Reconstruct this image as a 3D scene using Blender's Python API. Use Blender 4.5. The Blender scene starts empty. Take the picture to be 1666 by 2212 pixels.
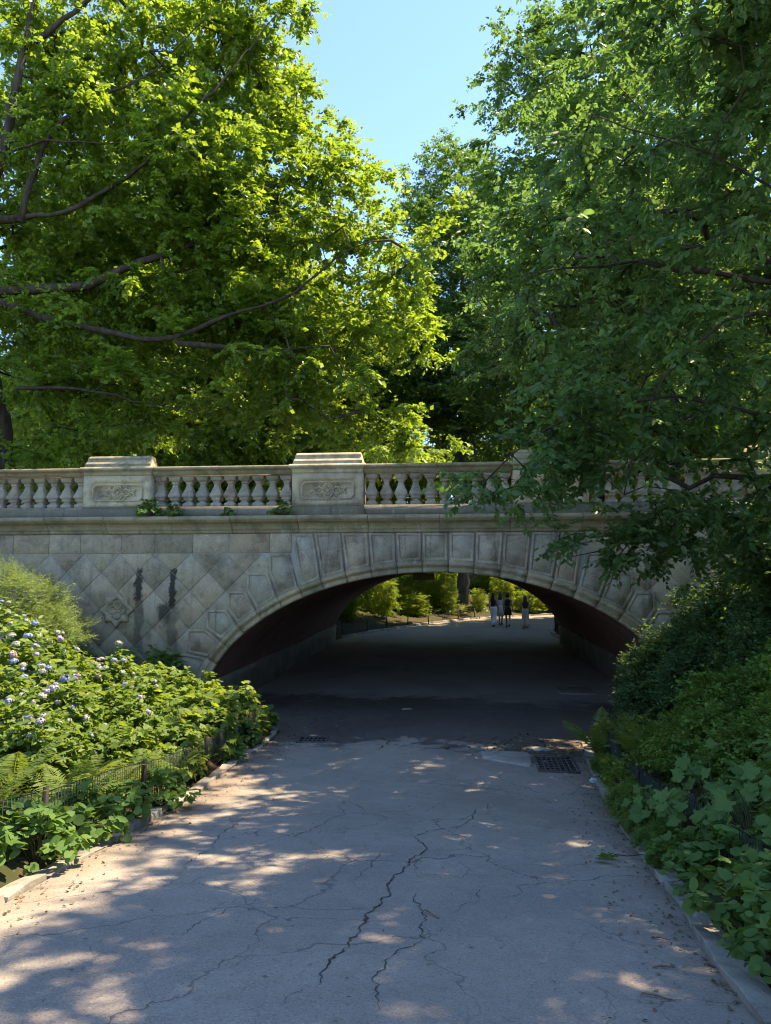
import bpy, bmesh, math, random
import numpy as np
from mathutils import Vector, Matrix

# ------------------------------------------------------------------ camera, sky, sun, exposure
SC = bpy.context.scene
COL = SC.collection
YAW, PITCH = math.radians(5.3), math.atan(159/1600)
CAM = (.378, -15.03, 2.72)
cam = bpy.data.cameras.new('camera'); cam_o = bpy.data.objects.new('camera', cam); COL.objects.link(cam_o)
cam_o.location = CAM
cam_o.rotation_euler = (math.pi/2 + PITCH, 0, YAW)
cam.sensor_fit = 'VERTICAL'; cam.sensor_height = 24; cam.lens = 24*1600/2212
cam.clip_start = .05; cam.clip_end = 2000
SC.camera = cam_o

SUN = Vector((.42, .20, .88)).normalized()
wd = bpy.data.worlds.new('World'); SC.world = wd; wd.use_nodes = True
wn = wd.node_tree.nodes; wl = wd.node_tree.links
for n in list(wn): wn.remove(n)
sky = wn.new('ShaderNodeTexSky'); sky.sky_type = 'NISHITA'; sky.sun_disc = False
sky.sun_elevation = math.asin(SUN.z); sky.sun_rotation = math.atan2(SUN.x, SUN.y)
sky.altitude = 50; sky.air_density = .68; sky.dust_density = .0; sky.ozone_density = 9.0
bg = wn.new('ShaderNodeBackground'); bg.inputs['Strength'].default_value = .14
wo = wn.new('ShaderNodeOutputWorld')
wl.new(sky.outputs[0], bg.inputs[0]); wl.new(bg.outputs[0], wo.inputs[0])
sun = bpy.data.lights.new('sun', 'SUN'); sun.energy = 2.85; sun.angle = math.radians(.55); sun.color = (1, .90, .74)
sun_o = bpy.data.objects.new('sun', sun); COL.objects.link(sun_o)
sun_o.rotation_euler = (-SUN).to_track_quat('-Z', 'Y').to_euler(); sun_o.location = (20, 20, 40)
SC.view_settings.view_transform = 'Standard'; SC.view_settings.look = 'None'
SC.view_settings.exposure = 2.32; SC.view_settings.use_white_balance = True; SC.view_settings.white_balance_temperature = 8100; SC.view_settings.white_balance_tint = 10; SC.view_settings.gamma = 1; SC.view_settings.use_curve_mapping = False
SC.render.engine = 'CYCLES'
SC.cycles.use_denoising = True; SC.cycles.filter_width = 1.05
SC.cycles.use_adaptive_sampling = True; SC.cycles.adaptive_threshold = .02
SC.cycles.max_bounces = 6; SC.cycles.diffuse_bounces = 6; SC.cycles.glossy_bounces = 2
SC.cycles.transmission_bounces = 4; SC.cycles.transparent_max_bounces = 4
SC.cycles.caustics_reflective = False; SC.cycles.caustics_refractive = False

RNG = np.random.default_rng(7)
random.seed(7)

# ------------------------------------------------------------------ helpers
def mesh_np(name, V, F, mats=(), uv=None, tint=None, smooth=False, midx=None):
    V = np.asarray(V, dtype=np.float32); me = bpy.data.meshes.new(name)
    if isinstance(F, np.ndarray):
        tot = np.full(len(F), F.shape[1], dtype=np.int32); li = F.ravel().astype(np.int32)
    else:
        tot = np.array([len(f) for f in F], dtype=np.int32); li = np.array([i for f in F for i in f], dtype=np.int32)
    me.vertices.add(len(V)); me.vertices.foreach_set('co', V.ravel())
    me.loops.add(len(li)); me.loops.foreach_set('vertex_index', li)
    me.polygons.add(len(tot))
    st = np.zeros(len(tot), dtype=np.int32); st[1:] = np.cumsum(tot)[:-1]
    me.polygons.foreach_set('loop_start', st)
    for m in (mats if isinstance(mats, (list, tuple)) else [mats]): me.materials.append(m)
    if midx is not None: me.polygons.foreach_set('material_index', np.asarray(midx, dtype=np.int32))
    if smooth: me.polygons.foreach_set('use_smooth', np.ones(len(tot), dtype=bool))
    if uv is not None:
        l = me.uv_layers.new(name='uv'); uv = np.asarray(uv, dtype=np.float32)
        l.data.foreach_set('uv', uv[li].ravel())
    if tint is not None:
        a = me.attributes.new('tint', 'FLOAT', 'POINT'); a.data.foreach_set('value', np.asarray(tint, dtype=np.float32))
    me.update(calc_edges=True); me.validate()
    return me

def ob(name, me, parent=None, loc=(0, 0, 0), rot=(0, 0, 0), scale=(1, 1, 1), label=None, cat=None, group=None, kind=None):
    o = bpy.data.objects.new(name, me); COL.objects.link(o)
    if parent is not None: o.parent = parent
    o.location = loc; o.rotation_euler = rot; o.scale = scale if isinstance(scale, (tuple, list)) else (scale,)*3
    if label: o['label'] = label
    if cat: o['category'] = cat
    if group: o['group'] = group
    if kind: o['kind'] = kind
    return o

def thing(name, label, cat, loc=(0, 0, 0), rz=0, group=None, scale=1):
    return ob(name, None, None, loc, (0, 0, rz), scale, label, cat, group)

class MB:
    def __init__(s): s.v = []; s.f = []
    def add(s, V, F):
        b = len(s.v); s.v += [tuple(p) for p in V]; s.f += [tuple(i+b for i in f) for f in F]; return s
    def box(s, x0, x1, y0, y1, z0, z1):
        return s.add([(x0, y0, z0), (x1, y0, z0), (x1, y1, z0), (x0, y1, z0), (x0, y0, z1), (x1, y0, z1), (x1, y1, z1), (x0, y1, z1)],
                     [(0, 3, 2, 1), (4, 5, 6, 7), (0, 1, 5, 4), (1, 2, 6, 5), (2, 3, 7, 6), (3, 0, 4, 7)])
    def rings(s, R, cap0=True, cap1=True):
        b = len(s.v); n = len(R[0]); V = [p for r in R for p in r]; F = []
        for k in range(len(R)-1):
            for i in range(n):
                j = (i+1) % n; F.append((k*n+i, k*n+j, (k+1)*n+j, (k+1)*n+i))
        if cap0: F.append(tuple(range(n))[::-1])
        if cap1: F.append(tuple((len(R)-1)*n+i for i in range(n)))
        return s.add(V, F)
    def tube(s, pts, rad, n=6, cap=True):
        P = [Vector(p) for p in pts]; R = []
        up = Vector((0, 0, 1)); prev = None
        for i, p in enumerate(P):
            t = (P[min(i+1, len(P)-1)] - P[max(i-1, 0)])
            if t.length < 1e-9: t = Vector((0, 0, 1))
            t.normalize()
            if prev is None:
                a = t.cross(up if abs(t.z) < .9 else Vector((1, 0, 0))).normalized()
            else:
                a = (prev - t*prev.dot(t)); a = a.normalized() if a.length > 1e-6 else t.orthogonal().normalized()
            prev = a; c = t.cross(a); r = rad[i] if hasattr(rad, '__len__') else rad
            R.append([tuple(p + a*(r*math.cos(2*math.pi*k/n)) + c*(r*math.sin(2*math.pi*k/n))) for k in range(n)])
        return s.rings(R, cap, cap)
    def bar(s, p, q, w, h=None):
        h = h or w; p = Vector(p); q = Vector(q); t = (q-p).normalized()
        a = t.cross(Vector((0, 0, 1)) if abs(t.z) < .9 else Vector((0, 1, 0))).normalized(); c = a.cross(t)
        return s.rings([[tuple(m + a*(sx*w/2) + c*(sz*h/2)) for sx, sz in ((-1, -1), (1, -1), (1, 1), (-1, 1))] for m in (p, q)])
    def mesh(s, name, mats, smooth=False, fix=True):
        me = mesh_np(name, s.v, s.f, mats, smooth=smooth)
        if fix:
            bm = bmesh.new(); bm.from_mesh(me); bmesh.ops.recalc_face_normals(bm, faces=bm.faces); bm.to_mesh(me); bm.free()
        return me

def bevelled(me, w=.01, seg=1):
    bm = bmesh.new(); bm.from_mesh(me)
    bmesh.ops.bevel(bm, geom=[e for e in bm.edges], offset=w, segments=seg, affect='EDGES', clamp_overlap=True)
    bmesh.ops.recalc_face_normals(bm, faces=bm.faces)
    bm.to_mesh(me); bm.free(); return me

def lerp(x, xs, ys): return float(np.interp(x, xs, ys))

# ------------------------------------------------------------------ materials
class NT:
    def __init__(s, name):
        s.m = bpy.data.materials.new(name); s.m.use_nodes = True
        s.t = s.m.node_tree; s.t.nodes.clear()
        s.out = s.t.nodes.new('ShaderNodeOutputMaterial')
    def n(s, typ, props=None, **inp):
        n = s.t.nodes.new('ShaderNode'+typ)
        for k, v in (props or {}).items(): setattr(n, k, v)
        for k, v in inp.items(): s.set(n, k, v)
        return n
    def set(s, n, k, v):
        key = int(k[1:]) if k[0] == 'i' and k[1:].isdigit() else k.replace('_', ' ')
        sock = n.inputs[key]
        if isinstance(v, bpy.types.NodeSocket): s.t.links.new(v, sock)
        elif isinstance(v, bpy.types.Node): s.t.links.new(v.outputs[0], sock)
        else: sock.default_value = (*v, 1) if isinstance(v, tuple) and len(v) == 3 and sock.type == 'RGBA' else v
    def math(s, op, a, b=0., c=None, clamp=False):
        n = s.n('Math', dict(operation=op, use_clamp=clamp), i0=a, i1=b)
        if c is not None: s.set(n, 'i2', c)
        return n.outputs[0]
    def mix(s, f, a, b, blend='MIX'):
        n = s.n('Mix', dict(data_type='RGBA', blend_type=blend)); s.set(n, 'i0', f); s.set(n, 'i6', a); s.set(n, 'i7', b)
        return n.outputs[2]
    def ss(s, v, a, b, lo=0., hi=1.):
        n = s.n('MapRange', dict(interpolation_type='SMOOTHSTEP', clamp=True), Value=v)
        n.inputs[1].default_value = a; n.inputs[2].default_value = b; n.inputs[3].default_value = lo; n.inputs[4].default_value = hi
        return n.outputs[0]
    def noise(s, vec, scale, detail=4, rough=.55, dist=0.):
        n = s.n('TexNoise', None, Scale=scale, Detail=detail, Roughness=rough, Distortion=dist)
        if vec is not None: s.set(n, 'Vector', vec)
        return n.outputs[0]
    def pos(s): return s.n('NewGeometry').outputs['Position']
    def scaled(s, v, sc):
        n = s.n('VectorMath', dict(operation='MULTIPLY')); s.set(n, 'i0', v); n.inputs[1].default_value = sc; return n.outputs[0]
    def xyz(s, v):
        n = s.n('SeparateXYZ'); s.set(n, 'i0', v); return n.outputs
    def bump(s, h, strength=.3, dist=.02):
        return s.n('Bump', None, Height=h, Strength=strength, Distance=dist).outputs[0]
    def principled(s, col, rough=.8, normal=None, spec=.3, metal=0.):
        p = s.n('BsdfPrincipled'); s.set(p, 'Base Color', col); s.set(p, 'Roughness', rough); s.set(p, 'Specular IOR Level', spec); s.set(p, 'Metallic', metal)
        if normal is not None: s.set(p, 'Normal', normal)
        return p.outputs[0]
    def done(s, sh): s.t.links.new(sh, s.out.inputs[0]); return s.m

def stone_mat(name, c1, c2, c3, moss=.35, stains=False, dark=.5, streak=1.0):
    t = NT(name); P = t.pos(); x, y, z = t.xyz(P)
    rnd = t.n('ObjectInfo').outputs['Random']
    big = t.noise(P, .7, 6, .68); mid = t.noise(P, 5, 6, .65); fine = t.noise(P, 45, 4, .7)
    col = t.mix(t.ss(big, .35, .65), c1, c2)
    col = t.mix(t.math('MULTIPLY', t.ss(mid, .42, .72), .75), col, c3)
    gr = t.noise(P, 2.3, 8, .72)
    col = t.mix(t.math('MULTIPLY', t.ss(gr, .46, .66), .68), col, (.16, .122, .078))
    st = t.noise(t.scaled(P, (7, 7, .55)), 1.0, 5, .6)
    col = t.mix(t.math('MULTIPLY', t.ss(st, .55, .78), dark*streak), col, (.07, .065, .052))
    eff = t.noise(t.scaled(P, (2.6, 2.6, 1.5)), 1.3, 8, .7)
    col = t.mix(t.math('MULTIPLY', t.ss(eff, .60, .70), .5), col, (.50, .47, .41))
    ms = t.noise(P, 1.7, 7, .7)
    col = t.mix(t.math('MULTIPLY', t.ss(ms, .5, .72), moss), col, (.105, .12, .045))
    spots = t.noise(P, 22, 3, .6)
    col = t.mix(t.math('MULTIPLY', t.ss(spots, .64, .72), .45), col, (.09, .085, .07))
    hue = t.mix(t.ss(rnd, .0, .5), (.90, .93, .86), (1., 1., 1.)); hue = t.mix(t.ss(rnd, .55, 1.), hue, (1.07, .98, .91)); col = t.mix(1., col, hue, 'MULTIPLY')
    r2 = t.math('FRACT', t.math('MULTIPLY', rnd, 7.31))
    v = t.math('ADD', t.math('MULTIPLY', r2, .30), .86)
    col = t.mix(1., col, t.n('CombineColor', None, Red=v, Green=v, Blue=v).outputs[0], 'MULTIPLY')
    v2 = t.ss(fine, .3, .7, .82, 1.14)
    col = t.mix(1., col, t.n('CombineColor', None, Red=v2, Green=v2, Blue=v2).outputs[0], 'MULTIPLY')
    if stains:
        nz = t.math('MULTIPLY', t.math('SUBTRACT', t.noise(P, 6, 5, .7), .5), .3)
        xx = t.math('ADD', x, nz); zz = t.math('ADD', z, t.math('MULTIPLY', nz, 2))
        tot = None
        for (cx, w, z0, z1, k) in ((-6.19, .085, 2.35, 3.02, .93), (-6.17, .10, 1.3, 2.5, .6), (-5.46, .075, 2.2, 3.05, .93), (-5.62, .16, 1.95, 2.35, .85), (-5.45, .12, 1.35, 2.3, .5), (6.3, .12, 1.5, 2.6, .8)):
            m = t.math('MULTIPLY', t.ss(t.math('ABSOLUTE', t.math('SUBTRACT', xx, cx)), w*.6, w*1.3, 1., 0.),
                       t.math('MULTIPLY', t.ss(zz, z0-.12, z0+.12), t.ss(zz, z1-.06, z1+.06, 1., 0.)))
            m = t.math('MULTIPLY', m, k)
            tot = m if tot is None else t.math('MAXIMUM', tot, m)
        col = t.mix(tot, col, (.028, .026, .02))
        low = t.ss(t.math('ADD', z, t.math('MULTIPLY', nz, 5)), .8, 2.3, .55, 0.)
        col = t.mix(low, col, (.12, .115, .075))
    h = t.math('ADD', t.math('MULTIPLY', mid, .6), t.math('MULTIPLY', fine, .35))
    return t.done(t.principled(col, .88, t.bump(h, .55, .025), .25))

M = {}
M['stone'] = stone_mat('bridge_sandstone', (.43, .335, .22), (.33, .265, .185), (.47, .37, .25), .32, True)
M['stone_v'] = stone_mat('voussoir_sandstone', (.40, .325, .23), (.31, .26, .195), (.48, .40, .30), .26, False, .8)
M['stone_c'] = stone_mat('cornice_sandstone', (.36, .28, .165), (.27, .215, .135), (.42, .33, .20), .62, False, .6)
M['stone_p'] = stone_mat('pedestal_sandstone', (.48, .385, .24), (.40, .325, .215), (.52, .42, .28), .3, False, .35, .7)
M['stone_b'] = stone_mat('baluster_sandstone', (.39, .315, .235), (.31, .26, .205), (.44, .36, .27), .2, False, .3, .6)
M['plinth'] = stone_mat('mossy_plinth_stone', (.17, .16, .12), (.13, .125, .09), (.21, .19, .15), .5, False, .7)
def mortar():
    t = NT('pale_mortar'); P = t.pos(); c = t.mix(t.noise(P, 3, 5), (.22, .205, .17), (.46, .43, .37))
    return t.done(t.principled(c, .9))
M['mortar'] = mortar()
def brick():
    t = NT('tunnel_brick'); uv = t.n('UVMap').outputs[0]
    b = t.n('TexBrick', dict(offset=.5), Vector=uv, Color1=(.26, .10, .066), Color2=(.34, .14, .095), Mortar=(.22, .17, .14), Scale=1., Mortar_Size=.007, Brick_Width=.22, Row_Height=.075)
    n = t.noise(t.pos(), 1.2, 6, .65)
    c = t.mix(t.math('MULTIPLY', t.ss(n, .4, .7), .5), b.outputs[0], (.07, .05, .045))
    return t.done(t.principled(c, .85, t.bump(b.outputs['Fac'], .4, -.01)))
M['brick'] = brick()
def concrete(name, a, b):
    t = NT(name); P = t.pos(); n = t.noise(P, 2.2, 7, .65); f = t.noise(P, 40, 3)
    c = t.mix(t.ss(n, .35, .68), a, b); c = t.mix(t.math('MULTIPLY', t.ss(f, .5, .75), .3), c, (.06, .055, .05))
    return t.done(t.principled(c, .88, t.bump(f, .35, .01)))
M['concrete'] = concrete('tunnel_concrete', (.33, .29, .23), (.20, .175, .14))
M['slab'] = concrete('drain_concrete', (.37, .335, .285), (.25, .225, .19))
M['granite'] = concrete('kerb_granite', (.34, .31, .26), (.17, .15, .12))
M['deck'] = concrete('deck_paving', (.2, .19, .18), (.14, .13, .12))

def asphalt():
    t = NT('path_asphalt'); P = t.pos(); x, y, z = t.xyz(P)
    spk = t.n('TexVoronoi', None, Vector=P, Scale=105.); f = t.noise(P, 150, 2, .6); b = t.noise(P, .8, 6, .6); mid = t.noise(P, 6, 5, .65)
    col = t.mix(t.ss(b, .35, .65), (.315, .265, .215), (.25, .212, .175))
    col = t.mix(t.math('MULTIPLY', t.ss(mid, .45, .75), .5), col, (.21, .17, .13))
    rc = t.xyz(spk.outputs['Color'])[0]
    col = t.mix(t.math('MULTIPLY', t.ss(rc, .82, .95), .32), col, (.44, .40, .35))
    col = t.mix(t.math('MULTIPLY', t.ss(rc, .24, .08), .38), col, (.09, .08, .075))
    # hairline cracks
    wv = t.n('VectorMath', dict(operation='ADD')); t.set(wv, 'i0', P)
    wn_ = t.n('TexNoise', None, Vector=P, Scale=1.6, Detail=5.); sc = t.scaled(wn_.outputs['Color'], (.9, .9, .0)); t.set(wv, 'i1', sc)
    cr = t.n('TexVoronoi', dict(feature='DISTANCE_TO_EDGE'), Vector=wv.outputs[0], Scale=.62)
    ck = t.math('MULTIPLY', t.ss(cr.outputs[0], .001, .006, 1., 0.), t.ss(t.noise(P, .5, 2), .36, .5))
    cr2 = t.n('TexVoronoi', dict(feature='DISTANCE_TO_EDGE'), Vector=wv.outputs[0], Scale=2.3)
    ck2 = t.math('MULTIPLY', t.ss(cr2.outputs[0], .002, .012, 1., 0.), t.ss(t.noise(P, .9, 2), .50, .60))
    ck = t.math('MAXIMUM', ck, t.math('MULTIPLY', ck2, .7))
    col = t.mix(t.math('MULTIPLY', ck, .62), col, (.06, .05, .042))
    col = t.mix(t.math('MULTIPLY', t.ss(t.math('ADD', y, t.math('MULTIPLY', mid, 2.)), 2.5, 5.), t.ss(y, 15.5, 18.5, .8, 0.)), col, (.43, .375, .31))  # drier tunnel floor, lightened further to make up for the weak light there
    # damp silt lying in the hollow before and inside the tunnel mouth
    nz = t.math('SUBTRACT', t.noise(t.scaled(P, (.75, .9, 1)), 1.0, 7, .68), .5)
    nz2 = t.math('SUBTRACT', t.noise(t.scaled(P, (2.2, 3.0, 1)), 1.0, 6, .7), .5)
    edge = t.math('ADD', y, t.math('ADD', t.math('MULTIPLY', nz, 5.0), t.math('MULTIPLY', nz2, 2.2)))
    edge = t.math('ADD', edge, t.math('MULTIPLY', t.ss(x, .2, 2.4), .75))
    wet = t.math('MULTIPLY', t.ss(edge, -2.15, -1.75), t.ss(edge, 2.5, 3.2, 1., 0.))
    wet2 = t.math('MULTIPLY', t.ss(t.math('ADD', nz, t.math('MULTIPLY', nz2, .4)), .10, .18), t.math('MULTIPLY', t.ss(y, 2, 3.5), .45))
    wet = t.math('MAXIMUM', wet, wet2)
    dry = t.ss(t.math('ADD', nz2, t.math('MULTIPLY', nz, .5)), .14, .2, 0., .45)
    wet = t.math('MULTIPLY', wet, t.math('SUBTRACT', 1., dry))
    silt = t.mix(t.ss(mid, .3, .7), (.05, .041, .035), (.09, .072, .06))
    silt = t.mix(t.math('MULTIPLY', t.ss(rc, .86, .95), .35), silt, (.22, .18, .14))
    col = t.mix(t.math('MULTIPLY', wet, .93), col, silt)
    pt = t.noise(P, .35, 3, .5)
    col = t.mix(t.math('MULTIPLY', t.ss(pt, .50, .56), .22), col, (.17, .145, .12))
    gt = t.noise(P, 9, 7, .75)
    col = t.mix(t.math('MULTIPLY', t.ss(gt, .58, .70), .35), col, (.36, .31, .25))
    # brown dust along the kerbs
    du = t.math('ADD', t.math('ABSOLUTE', t.math('ADD', x, t.math('ADD', .3, t.math('MULTIPLY', t.math('ADD', y, 8.), -.02)))), t.math('MULTIPLY', nz2, .7))
    col = t.mix(t.math('MULTIPLY', t.ss(du, 1.95, 2.6), t.math('MULTIPLY', t.ss(y, 3, 0), .6)), col, (.15, .115, .085))
    h = t.math('ADD', t.math('MULTIPLY', spk.outputs['Distance'], .5), t.math('SUBTRACT', f, t.math('MULTIPLY', ck, 2.)))
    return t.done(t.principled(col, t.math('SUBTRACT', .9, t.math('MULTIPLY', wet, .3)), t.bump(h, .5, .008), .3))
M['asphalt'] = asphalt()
def simple(name, c, c2=None, scale=8., rough=.8, spec=.3, metal=0., bump=.2, bd=.01):
    t = NT(name); P = t.pos(); n = t.noise(P, scale, 6, .65)
    col = t.mix(t.ss(n, .35, .65), c, c2 or tuple(v*.65 for v in c))
    return t.done(t.principled(col, rough, t.bump(n, bump, bd), spec, metal))
M['soil'] = simple('bed_soil', (.085, .056, .036), (.045, .03, .02), 5., .95, .1, 0, .7, .04)
def ground_mat():
    t = NT('woodland_ground'); P = t.pos(); n = t.noise(P, 1.5, 7, .7); f = t.noise(P, 18, 5, .7)
    c = t.mix(t.ss(n, .4, .62), (.075, .052, .034), (.04, .05, .018)); c = t.mix(t.math('MULTIPLY', t.ss(f, .55, .7), .6), c, (.15, .105, .065))
    return t.done(t.principled(c, .95, t.bump(f, .7, .04), .1))
M['ground'] = ground_mat()
M['crack'] = simple('crack_shadowed_bitumen', (.115, .09, .072), (.045, .037, .03), 22., .95, .1)
M['iron'] = simple('rusty_cast_iron', (.13, .11, .095), (.07, .055, .045), 14., .75, .4, .3)
M['pit_shade'] = simple('drain_pit_shade', (.02, .018, .016), None, 5., .9, .1)
M['fence'] = simple('fence_dark_green_paint', (.014, .022, .02), (.02, .018, .014), 20., .5, .4)
M['post'] = simple('fence_post_steel', (.03, .026, .022), (.05, .034, .024), 18., .7, .3)
def bark(name, a, b, sc=(9, 9, 1.6)):
    t = NT(name); P = t.pos(); n = t.noise(t.scaled(P, sc), 1., 7, .7); m = t.noise(P, 1.3, 4)
    c = t.mix(t.ss(n, .3, .68), b, a); c = t.mix(t.math('MULTIPLY', t.ss(m, .5, .7), .4), c, (.08, .08, .05))
    return t.done(t.principled(c, .92, t.bump(n, .8, .05), .1))
M['bark'] = bark('grey_brown_bark', (.085, .068, .05), (.03, .023, .017))
M['bark_d'] = bark('dark_bark', (.075, .06, .047), (.025, .019, .015))
M['twig'] = simple('green_brown_stem', (.10, .095, .04), (.07, .05, .03), 12.)

def leaf_mat(name, dark, light, trans, tf=.42, rough=.42, spec=.4):
    t = NT(name); a = t.n('Attribute', dict(attribute_name='tint')).outputs['Fac']
    col = t.mix(a, dark, light)
    gl = t.principled(col, rough, None, spec)
    tc = t.mix(a, tuple(v*.72 for v in trans), trans)
    tr = t.n('BsdfTranslucent', None, Color=tc).outputs[0]
    mx = t.n('MixShader'); mx.inputs[0].default_value = tf
    t.t.links.new(gl, mx.inputs[1]); t.t.links.new(tr, mx.inputs[2])
    return t.done(mx.outputs[0])
M['leaf_l'] = leaf_mat('sunny_elm_leaf', (.042, .092, .016), (.11, .182, .026), (.38, .54, .04), .48)
M['leaf_r'] = leaf_mat('dark_broad_leaf', (.042, .09, .03), (.085, .15, .042), (.22, .40, .075), .46, .42, .4)
M['leaf_m'] = leaf_mat('far_tree_leaf', (.032, .075, .02), (.068, .125, .026), (.20, .35, .04), .44)
M['leaf_w'] = leaf_mat('wood_tree_leaf', (.05, .10, .018), (.10, .165, .025), (.36, .48, .035), .48)
M['leaf_b'] = leaf_mat('sunlit_bush_leaf', (.08, .14, .02), (.16, .23, .03), (.46, .58, .04), .52)  # sunlight put into the leaf colour, brighter than the wood trees' leaves
M['leaf_h'] = leaf_mat('hydrangea_leaf', (.075, .15, .03), (.14, .215, .05), (.36, .48, .05), .42, .5, .3)
M['leaf_o'] = leaf_mat('lobed_shrub_leaf', (.085, .155, .035), (.155, .23, .055), (.38, .50, .05), .42, .55, .3)
M['leaf_f'] = leaf_mat('feathery_shrub_leaf', (.10, .165, .05), (.165, .24, .07), (.34, .45, .08), .38, .6)
M['leaf_d'] = leaf_mat('dark_shrub_leaf', (.05, .105, .04), (.095, .17, .055), (.22, .36, .06), .36, .55, .25)
M['leaf_g'] = leaf_mat('green_small_leaf', (.085, .16, .03), (.15, .24, .045), (.34, .48, .05), .38, .5, .25)
M['leaf_v'] = leaf_mat('vine_leaf', (.07, .15, .04), (.12, .215, .055), (.28, .44, .05), .35, .6, .18)
M['leaf_y'] = leaf_mat('young_yellow_leaf', (.12, .20, .03), (.20, .28, .05), (.42, .52, .06), .4, .45)
M['fern'] = leaf_mat('fern_frond', (.095, .165, .035), (.165, .225, .055), (.38, .48, .06), .42, .6, .25)
def flower(name, c, c2):
    t = NT(name); a = t.n('Attribute', dict(attribute_name='tint')).outputs['Fac']
    return t.done(t.principled(t.mix(a, c, c2), .6, None, .2))
M['fl_blue'] = flower('blue_petals', (.20, .25, .46), (.34, .38, .54))
M['fl_lilac'] = flower('lilac_petals', (.31, .27, .38), (.42, .38, .44))
M['fl_pale'] = flower('pale_petals', (.30, .33, .27), (.38, .41, .30))
M['fl_pink'] = flower('pink_petals', (.36, .25, .27), (.42, .34, .31))

# ------------------------------------------------------------------ terrain and path
PY = [-60, -22, -15.03, -5.2, -2.6, 0, 16.6, 23, 30, 45, 200]
PZ = [2.2, 1.7, 1.12, 0., -.03, 0, .37, .58, .7, .9, 1.]
TUN_L, TUN_A, TUN_B = 16.6, 4.83, 2.99
_ys = np.linspace(-60, 200, 2601); _zs = np.interp(_ys, PY, PZ)
_k = np.hanning(15); _k /= _k.sum(); _zs2 = np.convolve(np.pad(_zs, 7, 'edge'), _k, 'valid')
def zp(y): return np.interp(y, _ys, _zs2)
LY = [-60, -14, -10, -8.6, -7.46, -6, -4.64, -3.2, -1.8, -.9, -.35, 0]
LX = [-2.4, -2.65, -2.72, -2.78, -2.85, -2.95, -3.0, -2.96, -2.88, -2.93, -3.2, -3.9]
RY = [-60, -14, -11.2, -10.3, -9.4, -8.3, -6.75, -4.85, -2.7, -1.4, -.5, 0]
RX = [1.3, 1.6, 1.78, 1.83, 1.93, 1.99, 2.11, 2.26, 2.42, 2.6, 3.1, 4.0]
FLY = [16.6, 18.5, 22.8, 27, 29, 31.7, 36, 42, 48, 60, 90]; FLX = [-4.83, -4.4, -2.5, -.5, .6, 2.4, 7, 16, 30, 60, 140]
FRY = [16.6, 17.3, 19.7, 22.5, 25, 27.5, 31, 35, 40, 60]; FRX = [4.83, 5.0, 4.75, 5.0, 6.2, 9.5, 18, 34, 60, 160]
def bank(x, y):
    x = np.asarray(x, float); y = np.asarray(y, float)
    front = y < TUN_L*.5
    lx = np.where(front, np.interp(y, LY, LX), np.interp(y, FLY, FLX)); rx = np.where(front, np.interp(y, RY, RX), np.interp(y, FRY, FRX))
    dl = np.maximum(lx-.12-x, 0); dr = np.maximum(x-rx-.12, 0)
    slant = np.where(y > 26, .7, 1.)
    dl = dl*slant; dr = dr*slant
    rl = np.where(front, .20*dl+.04*dl**2, (.15*dl)*(1+1.6*np.exp(-np.maximum(y-TUN_L, 0)/5)))
    rr = np.where(front, .42*dr+.03*dr**2, (.2*dr)*(1+1.2*np.exp(-np.maximum(y-TUN_L, 0)/5)))
    r = rl+rr
    cap = 3.75
    r = np.where(r > cap*.6, cap*.6+cap*.4*np.tanh((r-cap*.6)/(cap*.4)), r)
    return r, (dl > 0) | (dr > 0)
def gz(x, y):
    r, out = bank(x, y)
    nz = .035*np.sin(x*1.9+y*.7)*np.cos(y*1.6-x*.4)+.02*np.sin(x*4.3+1)*np.sin(y*3.9)
    return np.where(out, zp(y)+.06+r+nz*np.clip(r*3, 0, 1), zp(y)-.10)
def G(x, y): return float(gz(x, y))

gx = np.concatenate([np.linspace(-160, -16, 19)[:-1], np.arange(-16, 16.01, .35), np.linspace(16, 160, 19)[1:]])
gy = np.concatenate([np.linspace(-60, -20, 12)[:-1], np.arange(-20, -.2, .35), [-.04, .04], np.linspace(.5, 16.4, 8), [16.58, 16.64], np.arange(17, 50, .6), np.linspace(50, 260, 22)])
X, Y = np.meshgrid(gx, gy); Zg = gz(X, Y)
inside = (Y > 0) & (Y < TUN_L+.02) & (np.abs(X) < 10.0)
Zg = np.where((Y > 0) & (Y < TUN_L+.02) & (np.abs(X) >= 10.0), 4.0, Zg)
Zg = np.where(inside, -.4, Zg)
nx_, ny_ = len(gx), len(gy)
idx = np.arange(nx_*ny_).reshape(ny_, nx_)
F = np.stack([idx[:-1, :-1], idx[:-1, 1:], idx[1:, 1:], idx[1:, :-1]], -1).reshape(-1, 4)
ob('ground', mesh_np('ground', np.stack([X, Y, Zg], -1).reshape(-1, 3), F, M['ground'], smooth=True), kind='structure')

# path: rows of points from the left edge to the right edge
rows = []
for y in np.concatenate([np.arange(-40, -20, 2.), np.arange(-20, 0, .3)]): rows.append(((lerp(y, LY, LX), y), (lerp(y, RY, RX), y)))
for y in np.concatenate([[0.], np.arange(.6, 16.6, .8), [16.6]]): rows.append(((-TUN_A-.02, y), (TUN_A+.02, y)))
fl = list(zip(FLX, FLY)); fr = list(zip(FRX, FRY))
def arc(pl, s):
    d = np.r_[0, np.cumsum(np.hypot(np.diff([p[0] for p in pl]), np.diff([p[1] for p in pl])))]
    return (float(np.interp(s*d[-1], d, [p[0] for p in pl])), float(np.interp(s*d[-1], d, [p[1] for p in pl])))
flc = [p for p in fl if p[1] <= 48]; frc = [p for p in fr if p[1] <= 40]
for s in np.linspace(.01, 1, 60): rows.append((arc(flc, s), arc(frc, s)))
NCOL = 22
pv = []
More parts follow.
